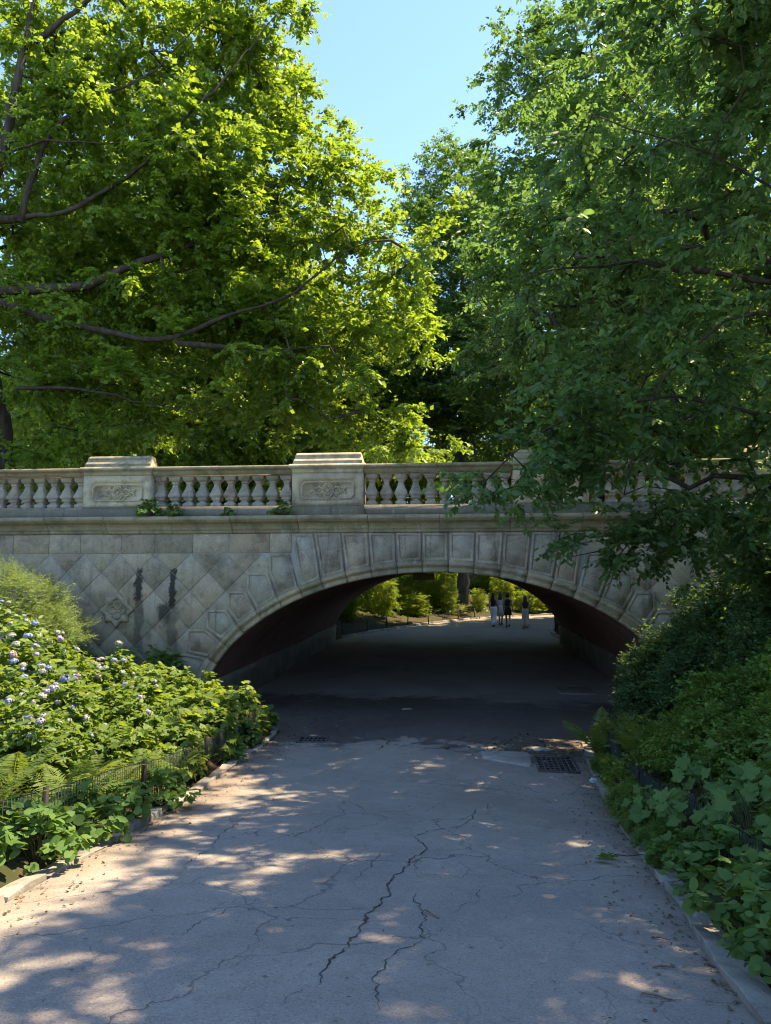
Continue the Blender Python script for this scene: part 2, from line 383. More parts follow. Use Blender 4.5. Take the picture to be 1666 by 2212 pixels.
for (a, b) in rows:
    for k in range(NCOL+1):
        u = k/NCOL; x = a[0]+(b[0]-a[0])*u; y = a[1]+(b[1]-a[1])*u
        pv.append((x, y, float(zp(y)) + .03*(1-(2*u-1)**2) + .006*math.sin(x*2.1+y*1.3)))
pidx = np.arange(len(rows)*(NCOL+1)).reshape(len(rows), NCOL+1)
F = np.stack([pidx[:-1, :-1], pidx[:-1, 1:], pidx[1:, 1:], pidx[1:, :-1]], -1).reshape(-1, 4)
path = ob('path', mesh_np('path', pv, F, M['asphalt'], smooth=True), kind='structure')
def zpath(x, y):
    a, b = (lerp(y, LY, LX), lerp(y, RY, RX)) if y < 0 else (-TUN_A, TUN_A)
    u = (x-a)/(b-a); return float(zp(y))+.03*(1-(2*u-1)**2)+.006*math.sin(x*2.1+y*1.3)

# cracks: jagged sunken-looking seams laid along the breaks in the surface
CRACKS = [([(-0.03, -7.62), (0.07, -7.89), (0.1, -8.16), (0.01, -8.41), (-0.05, -8.75), (-0.12, -9.1), (-0.15, -9.59), (-0.22, -9.99), (-0.22, -10.3), (-0.28, -10.58), (-0.32, -10.79), (-0.32, -11.07)], .019), ([(-0.03, -8.94), (0.08, -8.96), (0.3, -8.97), (0.41, -9.02), (0.46, -8.71)], .006), ([(0.41, -9.02), (0.65, -8.87), (0.78, -8.89)], .005), ([(0.08, -8.16), (0.29, -8.14), (0.46, -8.04), (0.53, -7.78)], .008), ([(-0.03, -7.62), (0.17, -7.24), (0.42, -7.0), (0.54, -6.62), (0.6, -5.89)], .011), ([(0.09, -9.41), (0.13, -9.71), (0.18, -9.95), (0.16, -10.2), (0.19, -10.35), (0.08, -10.51), (0.01, -10.64), (-0.02, -10.8), (-0.05, -10.92), (-0.02, -11.04), (-0.02, -11.37)], .010), ([(0.19, -10.35), (0.25, -10.28), (0.25, -10.13)], .006), ([(-0.06, -10.89), (-0.15, -10.87), (-0.17, -10.84)], .006), ([(0.58, -9.15), (0.53, -9.55), (0.44, -9.65), (0.4, -9.78), (0.32, -9.91)], .006), ([(-1.02, -5.49), (-1.0, -6.13), (-0.86, -6.54), (-0.98, -6.86), (-1.03, -7.23), (-1.17, -7.73)], .008), ([(-1.92, -4.72), (-1.87, -5.33), (-1.89, -6.09), (-1.93, -6.76), (-1.92, -7.74), (-1.82, -8.37), (-1.86, -8.68), (-1.79, -9.04)], .008), ([(0.13, -4.38), (0.01, -4.61)], .012), ([(-0.29, -8.17), (-0.29, -8.44), (-0.37, -9.06), (-0.38, -9.33)], .006), ([(-0.94, -9.57), (-1.07, -9.86), (-1.19, -10.08), (-1.26, -10.33), (-1.27, -10.55)], .006), ([(-0.56, -11.27), (-0.6, -11.43), (-0.63, -11.46)], .006), ([(-0.32, -11.07), (-0.4, -11.14), (-0.47, -11.36)], .006), ([(0.05, -8.93), (0.04, -8.59), (0.07, -8.32)], .007), ([(-.93, -2.5), (-.8, -2.0), (-.95, -1.5)], .03), ([(-.2, -2.4), (.15, -2.2), (.5, -2.0), (.75, -2.35)], .03), ([(-.6, -2.3), (-.3, -1.9), (.0, -1.5)], .02)]
rr = random.Random(3)
for pts, w in CRACKS:
    P = [Vector((x, y, 0)) for x, y in pts]; Q = []
    for a, b in zip(P[:-1], P[1:]):
        n = max(2, int((b-a).length/.035)); d = (b-a).normalized(); pr = Vector((-d.y, d.x, 0)); off = 0
        for i in range(n):
            off = off*.7+rr.uniform(-.021, .021)*(1 if w < .025 else 2); Q.append(a+(b-a)*(i/n)+pr*off*min(1, 4*i/n))
    Q.append(P[-1]); V = []; Fc = []
    for i, q in enumerate(Q):
        d = (Q[min(i+1, len(Q)-1)]-Q[max(i-1, 0)]); d = d.normalized() if d.length > 0 else Vector((0, 1, 0)); pr = Vector((-d.y, d.x, 0))
        e = min(1, .25+min(i, len(Q)-1-i)*.12)
        for s in (-1, 1):
            p = q+pr*s*w*e*rr.uniform(.1, 1.3)*(.45+.55*abs(math.sin(i*.37+w*900)))*.6; V.append((p.x, p.y, zpath(p.x, p.y)+.004))
    for i in range(len(Q)-1): Fc.append((2*i, 2*i+1, 2*i+3, 2*i+2))
    ob('crack', mesh_np('crack', V, Fc, M['crack']), path)

# kerb stones
def rough_block(seed):
    r = random.Random(seed); bm = bmesh.new(); bmesh.ops.create_cube(bm, size=1)
    bmesh.ops.subdivide_edges(bm, edges=bm.edges[:], cuts=1, use_grid_fill=True)
    for v in bm.verts:
        v.co += Vector((r.uniform(-.03, .03), r.uniform(-.09, .09), r.uniform(-.09, .05)))
        if abs(v.co.x) > .4 and abs(v.co.z) > .3: v.co.x *= .97; v.co.z *= .9
    me = bpy.data.meshes.new('kerb_stone'); bm.to_mesh(me); bm.free(); me.materials.append(M['granite'])
    return bevelled(me, .025)
KB = [rough_block(s) for s in range(6)]
def kerb(poly, side, lo=.32, hi=.85, width=.15, lift=.055, seed=1, height=.22):
    r = random.Random(seed); d = np.r_[0, np.cumsum([math.dist(a, b) for a, b in zip(poly[:-1], poly[1:])])]
    s = 0
    while s < d[-1]-.2:
        L = r.uniform(lo, hi); p = [float(np.interp(s, d, [q[k] for q in poly])) for k in (0, 1)]; q = [float(np.interp(min(s+L, d[-1]), d, [q_[k] for q_ in poly])) for k in (0, 1)]
        m = ((p[0]+q[0])/2, (p[1]+q[1])/2); a = math.atan2(q[1]-p[1], q[0]-p[0]); LL = math.dist(p, q)
        off = width/2*side; cx, cy = m[0]-math.sin(a)*off, m[1]+math.cos(a)*off
        slope = math.atan2(float(zp(q[1])-zp(p[1])), LL)
        ob('kerb_stone', r.choice(KB), path, (cx, cy, float(zp(cy))+lift-height/2+r.uniform(-.02, .018)), (r.uniform(-.10, .10), -slope, a+r.uniform(-.025, .025)), (LL-.028, width*r.uniform(.9, 1.12), height))
        s += L
kerb([(lerp(y, LY, LX), y) for y in np.arange(-14, -.3, .25)]+[(-3.25, -.3), (-3.7, -.12)], 1, seed=4)
kerb([(lerp(y, RY, RX), y) for y in np.arange(-14, -.3, .25)]+[(3.3, -.3), (3.9, -.12)], -1, seed=5)
kerb([arc(flc, s) for s in np.linspace(.03, .62, 40)], 1, .8, 1.4, .18, .09, 6)
kerb([arc(frc, s) for s in np.linspace(.01, .55, 30)], -1, .8, 1.4, .18, .09, 7)

# ------------------------------------------------------------------ the bridge
bridge = thing('stone_bridge', 'sandstone footbridge with a wide elliptical arch, carved balustrade and brick-lined tunnel', 'bridge')
def part(name, mb, mat=None, parent=None, smooth=False, label=None, kind=None, **kw):
    return ob(name, mb.mesh(name, mat, smooth) if isinstance(mb, MB) else mb, parent or bridge, label=label, kind=kind, **kw)
def ell(t, r=0.):   # point on the arch curve (t from 0 at the right spring to pi at the left), moved r outwards
    x, z = TUN_A*math.cos(t), TUN_B*math.sin(t)
    nx, nz = math.cos(t)/TUN_A, math.sin(t)/TUN_B; l = math.hypot(nx, nz)
    return x+nx/l*r, z+nz/l*r
def ell_t(x, r=0.):
    lo, hi = 0., math.pi
    for _ in range(50):
        m = (lo+hi)/2
        if ell(m, r)[0] > x: lo = m
        else: hi = m
    return (lo+hi)/2
# body walls (front and rear) with the arch opening
BX, ZT = 10.2, 3.86
mb = MB()
xs = [-BX, -TUN_A] + [ell(t)[0] for t in np.linspace(math.pi, 0, 49)[1:-1]] + [TUN_A, BX]
for yy, zo in ((.0, 0.), (TUN_L, .37)):
    for a, b in zip(xs[:-1], xs[1:]):
        za = -1. if abs(a) > TUN_A-1e-6 and abs(b) > TUN_A-1e-6 else TUN_B*math.sqrt(max(0, 1-(a/TUN_A)**2))+zo
        zb = -1. if abs(a) > TUN_A-1e-6 and abs(b) > TUN_A-1e-6 else TUN_B*math.sqrt(max(0, 1-(b/TUN_A)**2))+zo
        mb.add([(a, yy, za), (b, yy, zb), (b, yy, ZT+.3), (a, yy, ZT+.3)], [(0, 1, 2, 3)])
for sx in (-BX, BX): mb.add([(sx, 0, -1), (sx, TUN_L, -1), (sx, TUN_L, ZT+.3), (sx, 0, ZT+.3)], [(0, 1, 2, 3)])
part('wall', mesh_np('bridge_wall', mb.v, mb.f, M['mortar']))
part('deck', MB().box(-BX, BX, .36, TUN_L-.3, 3.7, 4.10), M['deck'])
# tunnel lining with brick uv
tt = np.linspace(math.pi, 0, 41); V = []; U = []; s = 0; prev = None
for i, t in enumerate(tt):
    x, z = ell(t)
    if prev is not None: s += math.dist(prev, (x, z))
    prev = (x, z)
    for k in range(12):
        y = TUN_L*k/11; V.append((x, y+.0, z+.37*y/TUN_L)); U.append((y, s))
F = [(i*12+k, i*12+k+1, (i+1)*12+k+1, (i+1)*12+k) for i in range(40) for k in range(11)]
part('tunnel_lining', mesh_np('tunnel_lining', V, F, M['brick'], uv=U, smooth=True), label='dark red brick vault inside the tunnel')
for sgn in (-1, 1):
    mb = MB(); R = []
    for k in range(15):
        y = .12+(TUN_L-.24)*k/14; zo = .37*y/TUN_L; o = []
        x1, z1 = TUN_A-.16, .62+zo
        xe = TUN_A*math.sqrt(1-(.7/TUN_B)**2)
        for (x, z) in ((TUN_A+.06, -.3+zo), (x1+.03, -.3+zo), (x1-.02, .56+zo), (x1-.06, .66+zo), (xe+.02, .74+zo), (TUN_A+.06, .74+zo)): o.append((sgn*x, y, z))
        R.append(o)
    mb.rings(R); part('tunnel_plinth', mb, M['concrete'])
# voussoirs
def inset(P, d):
    n = len(P); out = []
    A = sum(P[i][0]*P[(i+1) % n][1]-P[(i+1) % n][0]*P[i][1] for i in range(n)); sg = 1 if A > 0 else -1
    for i in range(n):
        p0, p1, p2 = Vector(P[i-1]), Vector(P[i]), Vector(P[(i+1) % n])
        e1 = (p1-p0).normalized(); e2 = (p2-p1).normalized()
        n1 = Vector((-e1.y, e1.x))*sg; n2 = Vector((-e2.y, e2.x))*sg
        k = 1+n1.dot(n2); out.append(tuple(p1+(n1+n2)*(d/max(k, .3))))
    return out
def slab_stone(poly, prof, back=.04):
    A = sum(poly[i][0]*poly[(i+1) % len(poly)][1]-poly[(i+1) % len(poly)][0]*poly[i][1] for i in range(len(poly)))
    if A < 0: poly = poly[::-1]
    R = [[(x, back, z) for x, z in inset(poly, prof[0][0])]] + [[(x, y, z) for x, z in inset(poly, d)] for d, y in prof]
    return MB().rings(R, False, True)
VPROF = lambda p: [(.014, -p+.022), (.030, -p), (.060, -p), (.070, -p+.026), (.086, -p+.026), (.098, -p+.003)]
def bot(x): t = ell_t(x, .22); return ell(t, .22)
ZC = 3.80
JT = [.27, .81, 1.37, 1.93, 2.50, 2.95]; JB = [.265, .78, 1.31, 1.83, 2.33, 2.77]
polys = [[(-.27, ZC), (.27, ZC), bot(.265), bot(-.265)]]
left = []
for i in range(5): left.append([(-JT[i+1], ZC), (-JT[i], ZC), bot(-JB[i]), bot(-JB[i+1])])
left.append([(-3.43, 3.39), (-2.99, 3.39), bot(-2.79), bot(-3.23), (-3.44, 3.0)])
left.append([(-3.89, 3.0), (-3.44, 3.0), bot(-3.23), bot(-3.67), (-3.90, 2.62)])
left.append([(-4.29, 2.62), (-3.90, 2.62), bot(-3.67), bot(-4.06), (-4.30, 2.24)])
left.append([(-4.73, 2.24), (-4.30, 2.24), bot(-4.06), bot(-4.39), (-4.74, 1.84)])
left.append([(-5.13, 1.84), (-4.74, 1.84), bot(-4.39), bot(-4.66), (-5.13, 1.34)])
left.append([(-5.43, 1.34), (-5.13, 1.34), bot(-4.66), bot(-4.93), (-5.43, .72)])
left.append([(-5.43, .72), bot(-4.93), (bot(-5.03)[0], -.2), (-5.43, -.2)])
# wedge filling between the last tall voussoir and the first five-sided one
polys += left + [[(-x, z) for x, z in p] for p in left]
rv = random.Random(11)
for p in polys:
    part('voussoir', slab_stone(p, VPROF(.055+rv.uniform(0, .016))), M['stone_v'])
# archivolt moulding, one piece per joint
ARP = [(0, .12), (0, -.075), (.018, -.09), (.065, -.09), (.078, -.062), (.105, -.062), (.125, -.10), (.15, -.125), (.195, -.125), (.205, -.085), (.24, -.075), (.24, .0)]
TJ = [0.0, .28, .5] + [ell_t(-b, .22) for b in []]
jx = [-5.05, -4.66, -4.39, -4.06, -3.67, -3.23, -2.78] + [-b for b in JB[4::-1]]
tj = [ell_t(x, .22) for x in jx]; tj = sorted([math.pi+.09, math.pi-.16]+tj+[math.pi-t for t in tj]+[-.09, .16])
for a, b in zip(tj[:-1], tj[1:]):
    if b-a < .02: continue
    mb = MB(); R = []; n = 4; jit = rv.uniform(-.006, .006)
    for k in range(n+1):
        t = a+.0018+(b-a-.0036)*k/n
        if 0 <= t <= math.pi: R.append([(ell(t, r)[0], y+jit, ell(t, r)[1]) for r, y in ARP])
        else:
            sx = 1 if t < 0 else -1; dz = -TUN_B*abs(t if t < 0 else t-math.pi)*1.3
            R.append([(sx*(TUN_A+r), y+jit, dz) for r, y in ARP])
    mb.rings(R); part('arch_moulding', mb, M['stone_c'])
# frieze course under the cornice
fx = [-BX, -9.0, -8.2, -7.5, -6.6, -5.87, -5.05, -4.28, -3.42, -2.96]
for a, b in zip(fx[:-1], fx[1:]):
    for s in (1, -1):
        p = [(s*a+s*.005, 3.395), (s*b-s*.005, 3.395), (s*b-s*.005, 3.795), (s*a+s*.005, 3.795)]
        part('frieze_stone', slab_stone(p, [(.0, -.012), (.006, -.018)]), M['stone'])
# diamond stones
DW = .385
for row in range(9):
    zc = 2.99-row*DW
    for k in range(-13, 28):
        xc = -6.64+.77*k+(.385 if row % 2 else 0)
        if abs(xc) > 9.7 or (xc > 0 and abs(xc) < 2): continue
        if zc < G(xc, -.1)-.45: continue
        if abs(xc) < TUN_A+1 and zc < 3.5:
            q = ((xc/(TUN_A+.55))**2+(max(zc, 0)/(TUN_B+.55))**2)
            if q < 1: continue
        if abs(xc+6.64) < .01 and abs(zc-2.22) < .01: continue
        h = DW-.009
        part('diamond_stone', slab_stone([(xc-h, zc), (xc, zc-h), (xc+h, zc), (xc, zc+h)], [(0., -.010), (.009, -.020)]), M['stone'])
for k in range(-6, 16):      # half stones below the frieze
    xc = -6.64+.385+.77*k
    if abs(xc) > 9.7 or abs(xc) < 3.6: continue
    h = DW-.006; part('diamond_stone', slab_stone([(xc-h+.01, 3.378), (xc, 3.375-h), (xc+h-.01, 3.378)], [(0., -.006), (.007, -.013)]), M['stone'])
# star medallion with a quatrefoil
def medallion(cx, cz):
    R8 = []
    for k in range(16):
        a = math.pi*k/8; r = .385 if k % 4 == 0 else (.355 if k % 4 == 2 else .272)
        R8.append((cx+r*math.cos(a), cz+r*math.sin(a)))
    n = 48; Q = []; S = []
    for k in range(n):
        a = 2*math.pi*k/n
        ca, sa = math.cos(a), math.sin(a)
        best = 0
        for b in range(4):
            bx, bz = .115*math.cos(b*math.pi/2), .115*math.sin(b*math.pi/2); pr = ca*bx+sa*bz; dd = .105**2-(bx*bx+bz*bz-pr*pr)
            if dd > 0: best = max(best, pr+math.sqrt(dd))
        Q.append(best)
        # star outline radius in this direction
        r = 9
        for i in range(16):
            p, q = R8[i], R8[(i+1) % 16]; ex, ez = q[0]-p[0], q[1]-p[1]; den = ca*ez-sa*ex
            if abs(den) > 1e-9:
                tt_ = ((p[0]-cx)*ez-(p[1]-cz)*ex)/den; u = ((p[0]-cx)*sa-(p[1]-cz)*ca)/den
                if tt_ > 0 and -1e-6 <= u <= 1+1e-6: r = min(r, tt_)
        S.append(r)
    ring = lambda rad, y: [(cx+rad[k]*math.cos(2*math.pi*k/n), y, cz+rad[k]*math.sin(2*math.pi*k/n)) for k in range(n)]
    s = lambda d: [r-d for r in S]; q = lambda d: [r-d for r in Q]
    mb = MB().rings([ring(s(0), .03), ring(s(.0), -.05), ring(s(.02), -.08), ring(s(.045), -.08), ring(q(-.012), -.08), ring(q(0.), -.005), ring(q(.022), -.005), ring(q(.03), -.045), ring(q(.05), -.045), ring(q(.06), -.004)], False, True)
    o = part('medallion', mb, M['stone'], label='star-shaped stone with a carved quatrefoil')
    mb = MB()
    for b in range(4):
        a = b*math.pi/2+.78
        for r0, rad in ((.05, .035), (.10, .028)):
            c = Vector((cx+r0*math.cos(a), -.004, cz+r0*math.sin(a))); rg = []
            for j, (rr_, yy) in enumerate(((1, .004), (.85, -.012), (.45, -.022))): rg.append([(c.x+rad*rr_*math.cos(2*math.pi*k/8), c.y+yy, c.z+rad*rr_*math.sin(2*math.pi*k/8)) for k in range(8)])
            mb.rings(rg)
    part('leaf_carving', mb, M['stone'], o)
medallion(-6.64, 2.22); medallion(6.64, 2.22)

# cornice in lengths
CP = [(.06, 3.80), (-.045, 3.80), (-.055, 3.835), (-.055, 3.865), (-.085, 3.875), (-.085, 3.905), (-.10, 3.93), (-.12, 3.965), (-.16, 4.0), (-.215, 4.02), (-.235, 4.03), (-.235, 4.045), (-.265, 4.055), (-.275, 4.09), (-.27, 4.125), (-.24, 4.15), (.06, 4.165)]
cj = [-BX, -9.6, -8.2, -6.9, -5.48, -4.2, -2.8, -1.35, .1, 1.5, 2.9, 4.25, 5.6, 7, 8.5, BX]
for a, b in zip(cj[:-1], cj[1:]):
    j = rv.uniform(-.007, .007); m = (a+b)/2
    R = [[(x, y+j, z+j*.6) for y, z in CP] for x in (a+.004, a+.03, m, b-.03, b-.004)]
    mb = MB().rings(R); part('cornice_stone', mb, M['stone_c'])
# balustrade
PED = [-6.73, -2.215, 2.32, 6.9]; PW = .75
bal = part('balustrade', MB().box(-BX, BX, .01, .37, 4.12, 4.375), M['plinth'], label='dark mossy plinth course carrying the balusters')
W = [(.112, 0), (.112, .075), (.088, .085), (.062, .115), (.062, .13), (.098, .15), (.102, .165), (.088, .18), (.118, .205), (.132, .235), (.128, .265), (.108, .31), (.084, .37), (.062, .43), (.054, .475), (.056, .492), (.07, .50), (.07, .512), (.06, .52), (.085, .545), (.108, .565), (.118, .575), (.118, .60), (.126, .605), (.126, .665)]
def bal_ring(w, z): 
    c = w*.12; return [(-w+c, -w, z), (w-c, -w, z), (w, -w+c, z), (w, w-c, z), (w-c, w, z), (-w+c, w, z), (-w, w-c, z), (-w, -w+c, z)]
bal_me = MB().rings([bal_ring(w, z) for w, z in W]).mesh('baluster', M['stone_b'])
RAILP = [(.05, 5.035), (-.0, 5.035), (-.0, 5.06), (-.03, 5.07), (-.03, 5.10), (-.06, 5.125), (-.10, 5.14), (-.115, 5.155), (-.115, 5.19), (-.09, 5.21), (.08, 5.235), (.25, 5.235), (.46, 5.21), (.48, 5.19), (.48, 5.155), (.42, 5.12), (.38, 5.07), (.36, 5.035)]
bays = [(a+PW, b-PW) for a, b in zip(PED[:-1], PED[1:])] + [(-BX, PED[0]-PW), (PED[-1]+PW, BX)]
for a, b in bays:
    n = round((b-a)/.302); sp = (b-a)/n
    for k in range(n):
        ob('baluster', bal_me, bal, (a+sp*(k+.5), .19, 4.372), (0, 0, rv.choice((0, math.pi/2, math.pi))+rv.uniform(-.02, .02)))
    m = (a+b)/2+rv.uniform(-.3, .3)
    for p, q in ((a+.002, m-.003), (m+.003, b-.002)):
        j = rv.uniform(-.006, .006)
        part('coping_stone', MB().rings([[(x, y+j, z+j) for y, z in RAILP] for x in (p, p+.02, q-.02, q)]), M['stone_c'], bal)
    mb = MB().box(a, b, .04, .34, 5.015, 5.037); part('under_rail', mb, M['stone_b'], bal)
# pedestals
def ped_meshes():
    w = PW-.005; f = -.045; z0, z1 = 4.375, 5.04; c = .13
    def rect(y, d=0): return [(-w+d+c, y, z0+d), (w-d-c, y, z0+d), (w-d, y, z0+d+c), (w-d, y, z1-d-c), (w-d-c, y, z1-d), (-w+d+c, y, z1-d), (-w+d, y, z1-d-c), (-w+d, y, z0+d+c)]
    def full(y, d=0):
        xx, za, zb = w-d, z0+d, z1-d
        return [(-xx+c, y, za), (xx, y, za), (xx, y, za+c), (xx, y, zb), (xx-c, y, zb), (-xx, y, zb), (-xx, y, zb-c), (-xx, y, za)]
    def octo(y, d):
        xx, za, zb, cc = .60-d, 4.455+d, 4.905-d, .085-d*.4
        return [(-xx+cc, y, za), (xx-cc, y, za), (xx, y, za+cc), (xx, y, zb-cc), (xx-cc, y, zb), (-xx+cc, y, zb), (-xx, y, zb-cc), (-xx, y, za+cc)]
    R = [full(.42), full(f), octo(f, 0), octo(f+.04, .012), octo(f+.04, .04), octo(f+.008, .045), octo(f+.008, .062), octo(f+.07, .078)]
    body = MB().rings(R).mesh('pedestal', M['stone_p'])
    base = MB(); base.box(-w-.02, w+.02, -.075, .44, 4.14, 4.345); base.box(-w-.008, w+.008, -.058, .43, 4.345, 4.378)
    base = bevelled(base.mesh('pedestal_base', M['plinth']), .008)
    prof = [(.36, 5.04), (-.05, 5.04), (-.065, 5.075), (-.065, 5.105), (-.10, 5.13), (-.135, 5.15), (-.15, 5.165), (-.15, 5.19), (-.10, 5.225), (-.06, 5.232), (-.06, 5.272), (-.075, 5.28), (-.055, 5.305), (-.025, 5.335), (.005, 5.36), (.015, 5.372), (.015, 5.405), (-.0, 5.412), (.005, 5.435), (.035, 5.465), (.09, 5.485), (.26, 5.485), (.30, 5.47), (.33, 5.43), (.33, 5.385), (.37, 5.36), (.42, 5.29), (.42, 5.232), (.50, 5.21), (.50, 5.16), (.44, 5.12)]
    def ex(z): return PW+.055 if 5.13 < z < 5.23 else (PW-.01 if z < 5.13 else PW-.015-(z-5.23)*.25)
    def ring(s, k): return [(s*(ex(z)-k), y, z) for y, z in prof]
    cap = MB().rings([ring(-1, 0), ring(-1, .03), ring(1, .03), ring(1, 0)]).mesh('pedestal_cap', M['stone_p'])
    # interlaced ornament
    mb = MB(); yb = f+.052; zc = 4.68; r = .022
    def tp(pts, rad=r, n=6): mb.tube([(x, yb+yo, zc+z) for x, z, yo in pts], rad, n)
    for sx in (-1, 1):
        for sz in (-1, 1): tp([(sx*.02, sz*.165, 0), (sx*.135, sz*.0+sz*.01, -.012)], .022); tp([(0, sz*.11, -.016), (sx*.11, 0, -.016)], .016)
        lp = [(sx*(.185+.07*math.cos(a)), .07*math.sin(a), -.004) for a in np.linspace(0, 2*math.pi, 15)]; tp(lp, .019)
        lp = [(sx*(.185+.03*math.cos(a)), .03*math.sin(a), -.004) for a in np.linspace(0, 2*math.pi, 9)]; tp(lp, .011)
        tp([(sx*.255, 0, 0), (sx*.33, 0, 0), (sx*.375, 0, 0)], [.02, .014, .008])
        for sz in (-1, 1):
            tp([(sx*.30, 0, 0), (sx*.35, sz*.03, 0), (sx*.385, sz*.055, 0), (sx*.37, sz*.075, 0)], [.012, .015, .014, .008])
            tp([(sx*.14, sz*.07, 0), (sx*.19, sz*.105, 0), (sx*.175, sz*.135, 0), (sx*.145, sz*.13, 0), (sx*.15, sz*.105, 0)], [.014, .016, .014, .012, .008])
            tp([(sx*.2, sz*.075, 0), (sx*.26, sz*.06, 0), (sx*.31, sz*.025, 0)], [.01, .012, .01])
    for sz in (-1, 1):
        tp([(.042*math.cos(a), sz*.165+.036*math.sin(a), -.004) for a in np.linspace(0, 2*math.pi, 11)], .018)
    for a in range(4): tp([(0, 0, -.006), (.04*math.cos(a*math.pi/2), .04*math.sin(a*math.pi/2), -.006)], [.012, .018])
    orn = mb.mesh('ornament', M['stone_p'], smooth=True)
    return body, base, cap, orn
pb, pbase, pcap, porn = ped_meshes()
for x in PED:
    o = ob('pedestal', pb, bridge, (x, 0, 0)); ob('pedestal_base', pbase, o); ob('pedestal_cap', pcap, o); ob('ornament', porn, o)
# rear parapet: a plain low wall
part('rear_parapet', MB().box(-BX, BX, TUN_L-.3, TUN_L+.05, 4.0, 5.0), M['stone'])
# lamp box under the crown at the far mouth
lb = MB().box(-.32, .32, -.12, .12, -.10, .10); lb.box(-.05, .05, -.05, .05, .1, .24)
lamp = ob('tunnel_lamp', bevelled(lb.mesh('tunnel_lamp', M['concrete']), .012), None, (-.55, 7.5, 2.99), label='small grey box lamp fixed under the crown of the tunnel vault', cat='lamp')

# ------------------------------------------------------------------ foliage builders
_F = Vector((-math.sin(YAW), math.cos(YAW), 0)); _R = Vector((math.cos(YAW), math.sin(YAW), 0)); _Z = Vector((0, 0, 1))
_FF = _F*math.cos(PITCH)+_Z*math.sin(PITCH); _UU = _Z*math.cos(PITCH)-_F*math.sin(PITCH)
def at(px, py, d):     # a surveyed sight line and a distance give a point in the place
    return Vector(CAM)+(_FF+_R*((px-833)/1600)-_UU*((py-1106)/1600))*d
def unit(a): return a/np.maximum(np.linalg.norm(a, axis=-1, keepdims=True), 1e-9)
LEAF = {
 'rhomb': (np.array([(0, 0, 0), (.42, -.35, .10), (1, 0, -.06), (.42, .35, .10)]), [(0, 1, 2), (0, 2, 3)]),
 'ovate': (np.array([(0, 0, 0), (.25, -.26, .05), (.62, -.25, .05), (1, 0, -.14), (.62, .25, .05), (.25, .26, .05)]), [(0, 1, 2, 3), (0, 3, 4, 5)]),
 'lance': (np.array([(0, 0, 0), (.45, -.13, .03), (1, 0, -.08), (.45, .13, .03)]), [(0, 1, 2), (0, 2, 3)]),
 'lobed': (np.array([(0, 0, 0), (.10, -.34, .02), (.34, -.50, -.03), (.42, -.27, .05), (.72, -.36, -.04), (.74, -.14, .03), (1, 0, -.12), (.74, .14, .03), (.72, .36, -.04), (.42, .27, .05), (.34, .50, -.03), (.10, .34, .02), (.4, 0, -.01)]),
           [(12, 0, 1), (12, 1, 2), (12, 2, 3), (12, 3, 4), (12, 4, 5), (12, 5, 6), (12, 6, 7), (12, 7, 8), (12, 8, 9), (12, 9, 10), (12, 10, 11), (12, 11, 0)]),
 'round': (np.array([(0, 0, 0), (-.08, -.26, .04), (.22, -.46, .05), (.62, -.40, .0), (.95, 0, -.10), (.62, .40, .0), (.22, .46, .05), (-.08, .26, .04), (.4, 0, -.03)]),
           [(8, 0, 1), (8, 1, 2), (8, 2, 3), (8, 3, 4), (8, 4, 5), (8, 5, 6), (8, 6, 7), (8, 7, 0)]),
}
def leaf_arrays(kind, P, D, N, S, tint):
    T, F = LEAF[kind]; D = unit(D); N = unit(N-D*np.sum(N*D, -1, keepdims=True)); B = np.cross(N, D)
    S = np.asarray(S).reshape(-1, 1, 1)
    V = P[:, None, :]+S*(T[None, :, 0:1]*D[:, None, :]+T[None, :, 1:2]*B[:, None, :]+T[None, :, 2:3]*N[:, None, :])
    k = len(T); n = len(P); w = len(F[0])
    Fa = (np.array(F)[None]+(np.arange(n)*k)[:, None, None]).reshape(-1, w)
    return V.reshape(-1, 3), Fa, np.repeat(tint, k)
def leaf_mesh(name, kind, P, D, N, S, tint, mat):
    V, F, t = leaf_arrays(kind, P, D, N, S, tint)
    return mesh_np(name, V, F, mat, tint=t)
def rnd(n, rng): return unit(rng.normal(size=(n, 3)))
def sprays(tips, dirs, ntw, twl, nl, size, rng, droop=.25, flat=.55, spread=.9):
    """leaves set alternately along thin twigs that fan out from every branch tip"""
    n = len(tips); T = np.repeat(tips, ntw, 0); Dr = np.repeat(dirs, ntw, 0); m = len(T)
    r = rnd(m, rng); r[:, 2] *= flat
    d = unit(Dr*.75+r*spread+np.array([0, 0, -droop])); L = twl*rng.uniform(.55, 1.25, m)
    s = (np.arange(nl)+.6)/nl
    P = T[:, None, :]+d[:, None, :]*(L[:, None, None]*s[None, :, None]); P[..., 2] -= (droop*.35)*(L[:, None]*s[None, :]**2)
    side = np.cross(d, np.array([0, 0, 1.])); side = unit(side+1e-4)
    sg = np.where(np.arange(nl) % 2 == 0, 1., -1.)
    D = d[:, None, :]*.55+side[:, None, :]*(sg[None, :, None]*.8)+rng.normal(size=(m, nl, 3))*.28; D[..., 2] -= .22
    N = np.array([0, 0, 1.])+rng.normal(size=(m, nl, 3))*.62
    S = size*rng.uniform(.45, 1.35, (m, nl))
    tint = np.clip(rng.normal(.5, .26, (n, 1)).repeat(ntw, 0).reshape(m, 1)+rng.normal(0, .16, (m, nl)), 0, 1)
    return P.reshape(-1, 3), D.reshape(-1, 3), N.reshape(-1, 3), S.reshape(-1), tint.reshape(-1), (T, T+d*L[:, None]*.95)

